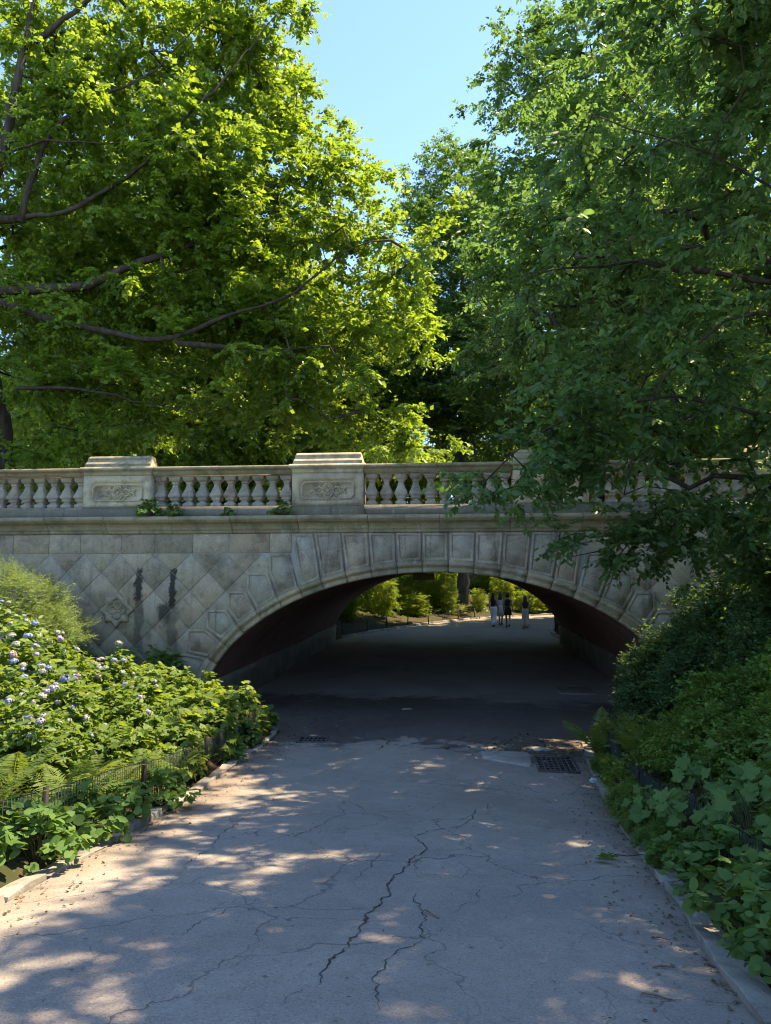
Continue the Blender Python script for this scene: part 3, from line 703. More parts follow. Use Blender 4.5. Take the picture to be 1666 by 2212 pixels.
def skeleton(limbs, pts, rng, seg=.5, wob=.12, lift=.15):
    """limbs: fixed polylines (first is the trunk); every crown point is joined to the nearest wood"""
    pos, par, frac = [], [], []
    def addline(line, p0):
        prev = p0
        for j, q in enumerate(line): pos.append(np.array(q, float)); par.append(prev); frac.append(j/max(1, len(line)-1)); prev = len(pos)-1
        return prev
    for i, line in enumerate(limbs):
        line = np.array([tuple(p) for p in line], float)
        d = np.r_[0, np.cumsum(np.linalg.norm(np.diff(line, axis=0), axis=1))]; n = max(3, int(d[-1]/.45))
        s = np.linspace(0, d[-1], n); L = np.stack([np.interp(s, d, line[:, k]) for k in range(3)], 1)
        if len(L) > 5:
            for _ in range(2): L[1:-1] = (L[:-2]+2*L[1:-1]+L[2:])/4
            wb = rng.normal(size=L.shape)*.09; wb[0] = 0; wb[1:-1] = (wb[:-2]+wb[1:-1]+wb[2:])/3; L = L+wb*(.35 if i == 0 else 1)
        if i == 0: addline(L, -1)
        else:
            A = np.array(pos); k = int(np.argmin(np.linalg.norm(A-L[0], axis=1))); addline(L[0 if np.linalg.norm(A[k]-L[0]) > .05 else 1:], k)
    nfix = len(pos)
    A = np.array(pos); base = A[0]
    order = np.argsort([np.min(np.linalg.norm(A-p, axis=1)) for p in pts])
    cap = nfix+len(pts)*14; buf = np.zeros((cap, 3)); buf[:nfix] = A; n = nfix
    tips = []
    for oi in order:
        p = pts[oi]; dd = np.linalg.norm(buf[:n]-p, axis=1)+.35*np.maximum(buf[:n, 2]-p[2], 0)+.12*np.linalg.norm(buf[:n]-base, axis=1)*0
        k = int(np.argmin(dd)); q = buf[k]; L = np.linalg.norm(p-q); m = min(10, max(1, int(L/seg)))
        prev = k; pp = q.copy(); off = rng.normal(size=3)*wob*L
        for j in range(1, m+1):
            u = j/m; w = q+(p-q)*u+off*math.sin(math.pi*u)*.6; w[2] += lift*L*math.sin(math.pi*u)*.5
            buf[n] = w; pos.append(w); par.append(prev); prev = n; n += 1
        tips.append(prev)
    return buf[:n].copy(), np.array(par), np.array(tips), np.array(frac)
def wood_mesh(name, pos, par, r_tip, r_base, mat, power=2.35, fixed_r=None, minr=.0, sides=6):
    n = len(pos); kids = [[] for _ in range(n)]
    for i, p in enumerate(par):
        if p >= 0: kids[p].append(i)
    R = np.zeros(n)
    for i in range(n-1, -1, -1):
        R[i] = (sum(R[k]**power for k in kids[i]))**(1/power) if kids[i] else r_tip
    sc = math.log(r_base/r_tip)/math.log(R[0]/r_tip) if R[0] > r_tip*1.01 else 1
    R = r_tip*(R/r_tip)**sc
    if fixed_r is not None:
        start = None
        for i, f in enumerate(fixed_r):
            if f == 0: start = R[i]
            R[i] = min(R[i], max(r_tip*2.5, start*(1-.93*f)))*(1+.10*math.sin(i*2.1))
    mb = MB(); used = set()
    roots = [0]; stack = [(0, None)]
    while stack:
        i, fr = stack.pop(); chain = ([fr] if fr is not None else [])+[i]; c = i
        while kids[c]:
            ks = sorted(kids[c], key=lambda k: -R[k])
            for k in ks[1:]: stack.append((k, c))
            c = ks[0]; chain.append(c)
        rr_ = [R[j] for j in chain]
        if fr is not None: rr_[0] = min(rr_[0], rr_[1]*1.25)
        if max(rr_[1:]) < minr: continue
        if len(chain) >= 2: mb.tube([pos[j] for j in chain], rr_, 10 if rr_[0] > .15 else (sides if rr_[0] > .03 else 4), False)
    return mesh_np(name, mb.v, mb.f, mat, smooth=True)
def crown_points(ells, n_clump, per, rng, csize=(.9, .9, .5), shell=.55):
    vol = np.array([e[1][0]*e[1][1]*e[1][2] for e in ells])**.8; vol = vol*np.array([e[2] if len(e) > 2 else 1 for e in ells]); out = []
    for k in range(n_clump):
        e = ells[rng.choice(len(ells), p=vol/vol.sum())]; u = rnd(1, rng)[0]; r = rng.uniform(shell**3, 1)**(1/3)
        c = np.array(e[0])+u*r*np.array(e[1])
        m = max(1, int(rng.poisson(per)))
        out.append(c+rng.normal(size=(m, 3))*np.array(csize)*.6)
    return np.concatenate(out)
def build_tree(limbs, pts, rng, mat, bark_m, r_base, r_tip=.008, ntw=4, twl=.45, nl=9, size=.11, kind='rhomb', droop=.25, minr=.012, seg=.5, twigs=False, flat=.55):
    pos, par, tips, nfix = skeleton(limbs, pts, rng, seg)
    wood = wood_mesh('trunk', pos, par, r_tip, r_base, bark_m, minr=minr, fixed_r=nfix)
    tp = pos[tips]; d = unit(tp-pos[par[tips]])
    back = pos[par[tips]]; mask = rng.random(len(tp)) < .5
    T = np.concatenate([tp, (tp+back)[mask]/2]); D = np.concatenate([d, d[mask]])
    P, Dr, N, S, tint, tw = sprays(T, D, ntw, twl, nl, size, rng, droop, flat)
    crown = leaf_mesh('crown', kind, P, Dr, N, S, tint, mat)
    tws = None
    if twigs:
        a, b = tw; n = len(a); dd = unit(b-a); s = unit(np.cross(dd, np.array([0, 0, 1.]))+1e-5); u = np.cross(dd, s); r = .0035
        R = np.stack([a+s*r, a-s*r*.5+u*r*.9, a-s*r*.5-u*r*.9, b], 1).reshape(-1, 3)
        F = (np.array([(0, 1, 3), (1, 2, 3), (2, 0, 3)])[None]+(np.arange(n)*4)[:, None, None]).reshape(-1, 3)
        tws = mesh_np('twigs', R, F, bark_m)
    return wood, crown, tws
def tree(name, label, loc, wood, crown, tws=None, group=None, rz=0, scale=1, names=('trunk', 'crown')):
    t = thing(name, label, 'tree', loc, rz, group, scale)
    ob('trunk', wood, t); ob('crown', crown, t)
    if tws: ob('twigs', tws, t, kind='stuff')
    return t

# ---- big tree on the left, behind the balustrade
rng = np.random.default_rng(21)
LB = Vector((-11.6, 3.4, 3.9)); D0 = 19.5
def rel(lst, base): return [tuple(Vector(p)-base) for p in lst]
lt = [[LB, (-11.5, 3.3, 6.5), at(-75, 600, D0), at(-35, 430, D0), at(12, 330, D0), at(30, 200, D0), at(60, 60, D0+.4), at(100, -120, D0+1), at(120, -260, D0+1.5)],
      [at(-40, 470, D0), at(55, 480, D0-.6), at(150, 455, D0-1), at(240, 405, D0-.4), at(320, 355, D0-.4), at(400, 270, D0-1), at(470, 200, D0-.6), at(540, 90, D0)],
      [at(45, 480, D0-.6), at(58, 400, D0-.5), at(100, 310, D0-.4), at(125, 255, D0-.3), at(210, 225, D0-.2), at(330, 150, D0), at(450, 30, D0+.4)],
      [at(20, 330, D0), at(90, 312, D0-.8), at(160, 305, D0-1), at(240, 318, D0-.4), at(360, 300, D0-.4)],
      [(-11.5, 3.3, 7.0), at(-60, 640, D0-1), at(30, 655, D0-.7), at(110, 695, D0-.7), at(190, 722, D0-.8), at(290, 728, D0-.9), at(385, 742, D0-.9), at(440, 700, D0-.9), at(530, 668, D0-.8), at(640, 635, D0-.7), at(720, 575, D0-.6), at(800, 520, D0-1)],
      [at(385, 742, D0-.9), at(480, 748, D0-.8), at(600, 760, D0-.6), at(720, 740, D0-1)],
      [(-11.55, 3.35, 5.6), at(-50, 850, D0-.4), at(60, 838, D0-.8), at(200, 838, D0-1), at(270, 858, D0-1), at(345, 885, D0-.8), at(420, 880, D0-.5)],
      [at(240, 600, D0-.2), at(420, 530, D0+.4), at(560, 440, D0+1), at(700, 330, D0+1.4)],
      [at(60, 100, D0+.2), at(250, -60, D0+.2), at(420, -180, D0+.5)]]
lt[7].insert(0, at(-40, 640, D0-.2))
E1 = [((-8.6, 5.2, 14.9), (5.4, 3.6, 5.0), 1.35), ((-4.0, 5.2, 12.0), (4.0, 3.0, 3.0), 1.5), ((-6.8, 4.6, 9.1), (5.1, 2.6, 2.0), 1.2), ((-2.5, 4.4, 8.5), (2.6, 1.7, 1.8), 1.5), ((-10.8, 4.6, 9), (3.3, 3, 4.0), 1.0), ((-8.6, 5.4, 18.8), (5.0, 3.2, 2.6), 1.0), ((-2.0, 4.8, 6.8), (1.6, 1.0, .7), 1.2), ((-6.0, 4.4, 14.2), (2.4, 2.2, 2.8), 1.1), (tuple(at(740, 400, 20.5)), (1.3, 1.5, 1.2), 1.6), (tuple(at(540, 60, 20.5)), (1.0, 2.0, 2.0), 1.2), (tuple(at(860, 560, 20.5)), (1.0, 1.1, 1.2), 1.3), ((-10.5, 4.6, 14), (3, 3, 4), 1.), ((-7.6, 3.0, 10.8), (4.2, .7, 4.2), .9)]
pts = crown_points(E1, 480, 5.2, rng, (.95, .95, .42), .35)
w_, c_, t_ = build_tree([rel(l, LB) for l in lt], pts-np.array(LB), rng, M['leaf_l'], M['bark'], .35, .007, 5, .55, 13, .14, 'rhomb', .30)
tree('elm_tree', 'big sunlit tree whose long bare limbs reach in from the left edge over the balustrade', LB, w_, c_)

# ---- tree on the right, standing in front of the bridge and hanging over it
rng = np.random.default_rng(5)
RB = Vector((6.9, -6.0, G(6.9, -6.0)-.1))
rt = [[RB, (6.8, -6, 4.2), (6.6, -5.9, 6.5), (6.2, -5.9, 9), (5.8, -6, 11.5), (5.5, -6, 13.5)],
      [(6.8, -6, 4.0), at(1640, 620, 9.0), at(1560, 650, 9.2), at(1480, 760, 9.4), at(1400, 900, 9.4), at(1340, 1060, 9.2)],
      [(6.7, -6, 5.0), (5.6, -6.6, 6.4), at(1400, 290, 8.4), at(1340, 300, 8.4), at(1270, 240, 8.4), at(1210, 160, 8.4)],
      [(6.6, -6, 6.0), (5, -5.2, 6.6), at(1330, 560, 9.6), at(1210, 600, 9.6), at(1110, 590, 9.6), at(1050, 600, 9.6)],
      [(6.8, -6, 3.8), (5.2, -5.4, 4.6), at(1360, 830, 9.8), at(1200, 900, 9.6), at(1090, 1010, 9.4), at(990, 1085, 9.3)],
      [(6.3, -6, 8.5), (4.8, -6.6, 9.8), (3.2, -7, 10.6), (2.3, -7.2, 11.2)],
      [(6.5, -6, 7.0), (5.5, -7.6, 8.5), (4.4, -9, 9.5), (3.2, -9.8, 10.2)],
      [(6.8, -6, 3.6), (5.5, -4.6, 3.8), at(1500, 1000, 11), at(1420, 1130, 11), at(1320, 1190, 10.8), at(1220, 1190, 10.6)]]
E2 = [((4.9, -5.6, 8.0), (3.3, 3.2, 3.4), 1.3), ((5.2, -6.2, 12.0), (3.3, 3.8, 3.2), 1.5), ((4.5, -4.6, 4.7), (2.7, 2.0, 1.5), 1.5), ((2.3, -5.6, 6.0), (1.5, 1.5, 1.7), 1.5), ((1.15, -5.7, 4.15), (.75, .5, .4), 3.2), ((4.1, -4.2, 3.5), (1.8, 1.0, .65), 2.2), ((3.4, -8.6, 10.3), (2.3, 2.0, 1.7), .7), ((5.6, -4.6, 3.4), (1.7, 1.4, 1.2), 1.2), ((2.6, -4.8, 3.55), (.8, .5, .45), 2.2), ((3.4, -4.4, 3.1), (.9, .5, .35), 1.6), ((2.4, -5.2, 4.5), (1.2, .7, .6), 2.8), ((3.8, -1.5, 8.0), (2.9, 2.0, 3.0), 1.6), ((2.4, -.2, 7.6), (1.5, 1.2, 1.6), 1.5), ((3.3, .4, 9.6), (1.9, 1.4, 1.8), 1.3), ((5.2, -8.4, 9.6), (2.2, 2.2, 2.6), 2.), ((4.3, -.8, 9.6), (2.9, 2.1, 2.5), 2.0), ((2.6, .3, 8.8), (1.8, 1.2, 1.6), 2.2), ((5.6, -8.6, 11.5), (1.6, 1.6, 1.6), 1.7), ((5.4, -4.9, 10.8), (1.6, 1.6, 1.8), 1.5), ((3.7, -4.2, 3.2), (1.5, .8, .6), 1.7), ((6.8, -1.4, 13), (3.0, 2.8, 2.4), 1.4), ((3.8, -.9, 11.6), (2.2, 2.0, 2.2), 1.2), ((6.2, -3.6, 6), (2.2, 2.2, 3.4), 1.)]  # high clumps, some out of view, added to shade the path
pts = crown_points(E2, 720, 4.4, rng, (.62, .62, .34), .3)
pts = pts[(pts[:, 0] > .35) & (pts[:, 1] > -10.6)]
w_, c_, t_ = build_tree([rel(l, RB) for l in rt], pts-np.array(RB), rng, M['leaf_r'], M['bark_d'], .19, .005, 4, .36, 10, .104, 'ovate', .35, .007, .35, True)
tree('beech_tree', 'dark green tree hanging over the right end of the bridge from the right edge', RB, w_, c_, t_)

# ---- trees standing behind the bridge (three grown forms)
def grown(seed, H, trunk_h, ells, ncl, per, size, mat, rb, kind='rhomb', csize=(1.2, 1.2, .55), fork=None, twl=.7, nl=10, ntw=4):
    rng = np.random.default_rng(seed); L = [[(0, 0, -.3), (.05, 0, trunk_h*.5), (0, .05, trunk_h), (.15, 0, H*.55), (.1, .1, H*.72), (0, .05, H*.86)]]
    for k in range(7):
        a = k*2.4+rng.uniform(-.3, .3); z0 = trunk_h*(.92+.1*k); r = H*rng.uniform(.13, .2)
        z0 = min(z0, H*.62)
        L.append([(0, .03, z0), (math.cos(a)*r*.5, math.sin(a)*r*.5, z0+r*.55), (math.cos(a)*r, math.sin(a)*r, z0+r*1.0)])
    pts = crown_points(ells, ncl, per, rng, csize, .3)
    return build_tree(L, pts, rng, mat, M['bark_d'], rb, .012, ntw, twl, nl, size, kind, .25, .03, .8)
BARK0 = M['bark_d']; M['bark_d'] = bark('pale_grey_bark', (.15, .125, .10), (.06, .048, .038))
fM = grown(31, 34, 14, [((0, 0, 22.5), (5.4, 5, 11), 1), ((0, 0, 16), (6, 5.5, 4.5), .8), ((2.5, 0, 12), (4, 4, 2.5), .5)], 420, 4.5, .22, M['leaf_m'], .46, twl=.85)
tM = tree('oak_tree', 'tall dark tree, thick straight trunk seen through the arch and above the balustrade', (1.0, 36, G(1.0, 36)), *fM)
M['bark_d'] = BARK0
fN = grown(32, 31, 9, [((0, 0, 20), (5.2, 5, 10.5), 1), ((-1, 0, 11), (5.2, 5, 4.5), .8)], 420, 4.5, .20, M['leaf_m'], .36, twl=.8)
tree('oak_tree', 'tall tree with ragged top against the blue sky behind the right half of the bridge', (7.6, 23, G(7.6, 23)), *fN, scale=1.1)
fB = grown(33, 22, 6, [((0, 0, 14), (5.2, 5, 7.4), 1), ((0, 0, 8), (6, 5.5, 3.4), .9)], 360, 4.5, .22, M['leaf_w'], .3, twl=.8)
fU = grown(34, 7.5, 1.0, [((0, 0, 4.2), (2.7, 2.6, 3.2), 1), ((0, 0, 2.0), (3.0, 2.8, 1.7), 1)], 150, 4.5, .13, M['leaf_b'], .10, csize=(.6, .6, .35), twl=.45, nl=10)
WOOD = [(-9.3, 24, .95, .3), (-16.5, 21, 1.0, 1.2), (-6.2, 34, .95, 2.2), (-12.5, 37, 1.15, 4.), (14.5, 30, 1.1, 5.2), (-24, 32, 1.2, .8), (7.5, 50, 1.0, 3.3), (-7, 52, 1.1, 1.9), (-19, 54, 1.2, .2), (18, 46, 1.15, 2.7), (26, 36, 1.1, 4.6), (-32, 48, 1.2, 3.6), (1, 66, 1.15, 1.0), (13, 66, 1.2, 2.4), (-12, 72, 1.2, 5.0), (30, 62, 1.2, 3.0), (-28, 72, 1.3, 4.4), (20, 14, .85, 1.4), (-8.2, 18.9, .8, 3.9), (10.8, 18.8, .85, .9), (13.5, 24, .95, 2.2), (-20, 40, 1.1, 2.9)]  # hidden trees close behind the bridge added to shade the far path
for i, (x, y, s, r) in enumerate(WOOD):
    lab = ['leafy tree with a slim trunk just behind the left-hand baluster bay', 'leafy tree behind the far left end of the balustrade', 'sunlit tree behind the middle pedestal, under the gap of blue sky'][i] if i < 3 else 'leafy tree standing in the dense wood behind the bridge'
    tree('park_tree', lab, (x, y, G(x, y)), fB[0], fB[1], None, 'trees in the wood behind the bridge', r, s)
UND = [(-13.2, 19.5, .9, 0), (-8.4, 19.6, .85, 1.1), (-5.6, 22.5, .62, 2.), (9.6, 20.2, .8, 3.), (-11, 25, .9, 5), (-1.5, 41, .62, 2.6), (2.9, 42, .55, .4), (5.6, 41.5, .5, 4.1), (9.5, 44.5, .6, 1.9), (-4.4, 37, .7, 5.4), (14.5, 26, .7, .7), (-7.2, 30, .62, 3.7), (13.5, 49, .7, 2.), (-2.6, 46, .9, 1.), (-17.5, 19, 1.1, 2.), (-21, 21, 1.2, 4.), (-14.8, 22.5, 1.1, .3), (-6.0, 20.2, .40, .9), (-5.2, 23.6, .36, 3.1), (-3.9, 26.8, .33, 4.9), (-.6, 33.4, .36, .2), (3.6, 36.5, .36, 1.6), (6.6, 37.4, .38, 3.9), (-2.6, 32.6, .42, 2.3), (-.2, 37.2, .45, 5.6), (10.5, 40.5, .5, 1.2), (8.2, 18.8, .3, 2.2), (7.4, 21.6, .28, 5.), (-4.9, 21.3, .25, 1.), (-3.5, 24.4, .22, 2.4), (-1.9, 28.4, .25, .3), (0., 31.0, .24, 4.4), (-2.7, 30.0, .3, 5.2), (-6.2, 25.6, .42, 1.4), (5.2, 35.4, .3, 2.9), (8.8, 36.8, .34, .6), (1.9, 34.2, .28, 3.3)]
UNDL = ['leafy thicket bush seen through the balusters left of the left-hand pedestal', 'leafy thicket bush seen through the balusters between the two left pedestals', 'leafy bush just beyond the left wall of the far tunnel mouth', 'leafy bush behind the baluster bay that the dark tree hangs over', 'thicket bush set deeper behind the second baluster bay', 'bush beyond the tunnel, directly left of the thick trunk and behind it', 'bush beyond the tunnel, directly right of the thick trunk', 'bush beyond the tunnel above the head of the walker in white trousers', 'bush beyond the tunnel at the right, above the bend of the path', 'shaded bush beyond the tunnel at the upper left of the arch opening', 'bush beyond the right corner bed of the far tunnel mouth', 'bush beyond the tunnel, half way up the left far bank', 'bush farthest right in the arch opening, behind the path bend', 'tall bush filling the gap under the crown of the arch', 'thicket bush behind the balusters at the left edge of the picture', 'thicket bush cut by the left edge, behind the balustrade', 'thicket bush behind the left-hand pedestal', 'low bush at the left inside the arch opening, nearest the far mouth', 'low bush behind the far left fence, second from the tunnel', 'low bush behind the far left fence, third from the tunnel', 'low bush at the foot of the thick trunk on its left', 'low bush behind the far kerb, right of the thick trunk', 'low bush behind the two middle walkers', 'low bush on the far bank above the fence, left of centre', 'bush just behind the thick trunk beyond the tunnel', 'bush above the head of the rightmost walker', 'small bush in the corner bed behind the curved far fence', 'smaller bush at the back of the corner bed by the far right fence', 'lowest bush right behind the first posts of the far left fence', 'lowest bush right behind the middle posts of the far left fence', 'low bush on the far left bank between fence and upper bushes', 'low bush behind the last posts of the far left fence', 'low bush on the far bank left of the trunk, behind the fence one', 'dark bush high on the far left bank near the vault', 'low bush behind the far kerb between trunk and walkers', 'low bush behind the far kerb right of the walkers', 'low bush at the right foot of the thick trunk']
for i, (x, y, s, r) in enumerate(UND):
    lab = UNDL[i]
    t = thing('thicket_bush', lab, 'bush', (x, y, G(x, y)-.1), r, 'bushes beyond the tunnel' if y > 29 else 'thicket bushes behind the balustrade', (s*(1+.3*math.sin(i*1.7)), s*(1+.3*math.cos(i*2.3)), s*(1+.22*math.sin(i*3.1))))
    ob('stem', fU[0], t); ob('foliage', fU[1], t)

# ------------------------------------------------------------------ shrubs and bed plants
def bush(seed, rx, h, ntip, kind, size, mat, ntw=3, twl=.18, nl=7, droop=.2, lo=-.05, stem_r=.008, flat=.7, shell=.62):
    rng = np.random.default_rng(seed); u = rnd(ntip*3, rng); u = u[u[:, 2] > lo][:ntip]
    r = rng.uniform(shell, 1, (len(u), 1))**.7
    lump = 1+.30*np.sin(u[:, 0:1]*5+seed)*np.cos(u[:, 1:2]*6+seed*2)
    T = u*r*lump*np.array([rx, rx, h]); T[:, 2] = np.maximum(T[:, 2], .04)
    P, D, N, S, t, _ = sprays(T, unit(u+np.array([0, 0, .35])), ntw, twl, nl, size, rng, droop, flat)
    N = N+unit(P*np.array([1/rx**2, 1/rx**2, .7/h**2]))*.5
    mb = MB()
    for k in rng.choice(len(T), min(26, len(T)), replace=False):
        q = T[k]; mb.tube([(q[0]*.1, q[1]*.1, -.05), (q[0]*.35, q[1]*.35, q[2]*.55), tuple(q)], [stem_r, stem_r*.8, stem_r*.4], 4, False)
    return mesh_np('stem', mb.v, mb.f, M['twig'], smooth=True), leaf_mesh('foliage', kind, P, D, N, S, t, mat), T
def plant(name, label, cat, meshes, x, y, rz=0, scale=1, group=None, dz=0):
    t = thing(name, label, cat, (x, y, G(x, y)+dz), rz, group, scale)
    ob('stem', meshes[0], t); ob('foliage', meshes[1], t); return t
HY = [bush(41+i, .82, .82, 330, 'ovate', .115, M['leaf_h'], 3, .17, 6) for i in range(2)]
LO = [bush(51+i, .62, .62, 190, 'lobed', .135, M['leaf_o'], 2, .16, 5, .3) for i in range(2)]
FE = [bush(61+i, .95, .80, 620, 'lance', .05, M['leaf_f'], 3, .30, 14, .05, stem_r=.006) for i in range(2)]
DK = [bush(71+i, .85, 1.25, 560, 'rhomb', .055, M['leaf_d'], 4, .26, 11, .12) for i in range(2)]
SM = [bush(81+i, .75, .72, 520, 'rhomb', .052, M['leaf_g'], 4, .16, 9, .1) for i in range(2)]
RO = [bush(91+i, .27, .30, 60, 'round', .066, M['leaf_v'], 2, .09, 3, .3, .05, .004) for i in range(2)]
NE = [bush(95, .48, .78, 90, 'ovate', .12, M['leaf_v'], 2, .14, 5, .35, .0, .006)]
YS = [bush(97, .24, .36, 60, 'rhomb', .05, M['leaf_y'], 3, .10, 7, .1, .05, .004)]

# hydrangeas with flower heads
def flower_head(seed, mat):
    rng = np.random.default_rng(seed); n = 34; u = rnd(n*3, rng); u = u[u[:, 2] > -.15][:n]
    P = u*np.array([.075, .075, .055]); tang = unit(np.cross(u, rnd(len(u), rng)))
    V = []; F = []; tt = []
    for p, nn, a in zip(P, u, tang):
        b = np.cross(nn, a); ti = rng.random()
        for k in range(2):
            d = a if k == 0 else b; e = b if k == 0 else a; i0 = len(V)
            V += [p+d*.021+nn*.004, p+e*.010+nn*.001, p-d*.021+nn*.004, p-e*.010+nn*.001]; F.append((i0, i0+1, i0+2, i0+3)); tt += [ti]*4
    n8 = 8; b = len(V)
    for zz, rr_ in ((-.02, .03), (.0, .058), (.03, .05), (.052, .02)):
        for k in range(n8): V.append(np.array([rr_*math.cos(2*math.pi*k/n8), rr_*math.sin(2*math.pi*k/n8), zz])); tt.append(.3)
    for r_ in range(3):
        for k in range(n8): F.append((b+r_*n8+k, b+r_*n8+(k+1) % n8, b+(r_+1)*n8+(k+1) % n8, b+(r_+1)*n8+k))
    return mesh_np('flower_head', np.array(V), np.array(F), mat, tint=tt)
FH = [flower_head(i, M[k]) for i, k in enumerate(('fl_blue', 'fl_lilac', 'fl_pale', 'fl_pale', 'fl_pink', 'fl_blue'))]
rh = random.Random(8)
HYP = [(-5.0, -5.9, .95, 'hydrangea with blue heads at the left edge, nearest the fern bed'), (-5.75, -4.6, 1.0, 'hydrangea with mixed lilac and pale heads in the middle of the left bank'), (-6.35, -5.9, 1.05, 'hydrangea cut by the left edge of the picture, halfway up the bank'), (-6.75, -3.7, 1., 'hydrangea below the feathery shrub, high on the left bank'), (-5.35, -3.35, .9, 'hydrangea with pale lilac heads nearest the bridge wall'), (-4.55, -4.6, .8, 'low hydrangea between the lobed-leaf shrubs and the flowering bank'), (-5.6, -7.4, .95, 'hydrangea with few heads at the lower left edge, behind the ferns'), (-4.5, -6.9, .75, 'small leafy hydrangea just above the fern fronds on the left')]
for i, (x, y, s, lab) in enumerate(HYP):
    m = HY[i % 2]; t = plant('hydrangea', lab, 'shrub', m, x, y, rh.uniform(0, 6), s, 'hydrangeas on the left bank')
    tips = [p for p in m[2] if p[2] > .34]
    for k in rh.sample(range(len(tips)), min(len(tips), 62) if i not in (5, 6, 7) else 16):
        p = tips[k]*1.17; n = Vector(p*np.array([1, 1, 1.6])).normalized(); q = Vector((0, 0, 1)).rotation_difference(n)
        f = ob('flower_head', rh.choice(FH[:4] if i % 2 else FH), t, tuple(p+np.array([0, 0, .03])), q.to_euler(), rh.uniform(.5, .95))
for x, y, s, lab in [(-8.2, -1.4, 1.0, 'feathery pale green shrub against the wall at the far left'), (-8.7, -3.4, 1.05, 'feathery shrub at the left edge, in front of the wall-side one'), (-7.35, -1.6, .8, 'feathery shrub whose low sprays trail down beside the carved medallion'), (-7.9, -5.0, 1., 'feathery shrub at the left edge above the hydrangeas')]:
    plant('feathery_shrub', lab, 'shrub', FE[int(x*10) % 2], x, y, rh.uniform(0, 6), s, 'feathery shrubs on the left bank')
LOP = [(-3.62, -1.25, .9, 'lobed-leaf shrub at the rounded end of the left bed by the tunnel'), (-3.72, -2.25, .95, 'lobed-leaf shrub behind the last fence panel of the left bed'), (-4.4, -1.5, .95, 'lobed-leaf shrub under the lowest arch stones on the left'), (-3.65, -3.25, .9, 'lobed-leaf shrub pressing on the left fence, second from the tunnel'), (-4.5, -2.6, 1., 'lobed-leaf shrub in the middle of the sunlit left bed'), (-5.2, -1.75, .85, 'lobed-leaf shrub in front of the nettle by the wall'), (-4.1, -3.9, .95, 'lobed-leaf shrub between the fence and the low hydrangea'), (-3.7, -4.6, .85, 'lobed-leaf shrub above the left fence, next to the ferns'), (-5.3, -2.5, .8, 'lobed-leaf shrub touching the hydrangea nearest the bridge'), (-4.1, -5.5, .8, 'lobed-leaf shrub at the upper end of the left fern patch')]
for i, (x, y, s, lab) in enumerate(LOP): plant('lobed_leaf_shrub', lab, 'shrub', LO[i % 2], x, y, rh.uniform(0, 6), s, 'lobed-leaf shrubs in the left bed')
plant('nettle', 'broad-leaved green weed clump growing at the foot of the bridge wall', 'plant', NE[0], -5.45, -.45, .4, 1.0)
plant('nettle', 'low dark weed clump at the wall foot beside the lowest arch stone', 'plant', NE[0], -4.95, -.5, 2.4, .55)
plant('nettle', 'small shaded weed clump at the wall foot below the carved medallion', 'plant', NE[0], -6.25, -.5, 4.1, .6)
# right bank
for i, (x, y, s, lab) in enumerate([(3.85, -1.5, .8, 'dark shrub half covering the right tunnel wall'), (4.6, -1.5, 1.1, 'dark shrub against the right arch stones'), (5.6, -1.9, 1.4, 'tallest dark shrub against the right end of the bridge wall'), (4.35, -2.8, .85, 'dark shrub in front of the right arch, above the ferns'), (5.4, -3.6, 1.1, 'dark shrub on the right bank with a few sunlit sprigs'), (6.6, -3.2, 1.3, 'dark shrub at the right edge, highest on the bank'), (4.7, -4.4, .85, 'dark shrub behind the green mound on the right'), (6.0, -5.2, 1.2, 'dark shrub at the right edge behind the small-leaved mounds')]):
    plant('dark_shrub', lab, 'shrub', DK[i % 2], x, y, rh.uniform(0, 6), s, 'dark shrubs on the right bank')
for i, (x, y, s, lab) in enumerate([(3.35, -6.3, .92, 'small-leaved green mound behind the nearest stretch of right fence'), (4.0, -5.5, 1.1, 'small-leaved green mound higher up the right bank'), (3.35, -5.2, .75, 'small-leaved green mound catching sun next to the bright fern'), (4.35, -6.9, 1.15, 'small-leaved green mound at the right edge of the picture'), (3.5, -7.5, .8, 'small-leaved green mound behind the big vine leaves'), (4.9, -5.6, 1.1, 'small-leaved mound far up the right bank under the dark shrub'), (3.4, -8.6, .75, 'small-leaved mound at the right edge behind the vine')]):
    plant('small_leaf_shrub', lab, 'shrub', SM[i % 2], x, y, rh.uniform(0, 6), s, 'small-leaved mounds on the right bank')
plant('small_leaf_shrub', 'little yellow-green shrub outside the right fence below the bright fern', 'shrub', YS[0], 2.52, -5.15, 0, 1.)
plant('small_leaf_shrub', 'low green tuft on the kerb right of the drain', 'shrub', SM[0], 2.62, -4.3, 1, .34)
plant('small_leaf_shrub', 'leafy tuft spilling over the right kerb near the little yellow shrub', 'shrub', SM[1], 2.42, -6.0, 2, .36)
for i, (x, y, s, lab) in enumerate([(2.34, -6.6, .36, 'leafy tuft hiding the right kerb below the fence wire'), (2.28, -7.2, .3, 'low tuft on the right kerb before the farthest vine'), (2.52, -3.7, .26, 'small tuft at the kerb beside the drain grate'), (2.2, -7.9, .26, 'small tuft between the vine and the fallen leaf'), (2.12, -8.45, .24, 'tiny tuft on the right kerb under the middle vine')]):
    plant('kerb_tuft', lab, 'plant', SM[i % 2], x, y, rh.uniform(0, 6), s, 'leafy tufts on the right kerb')
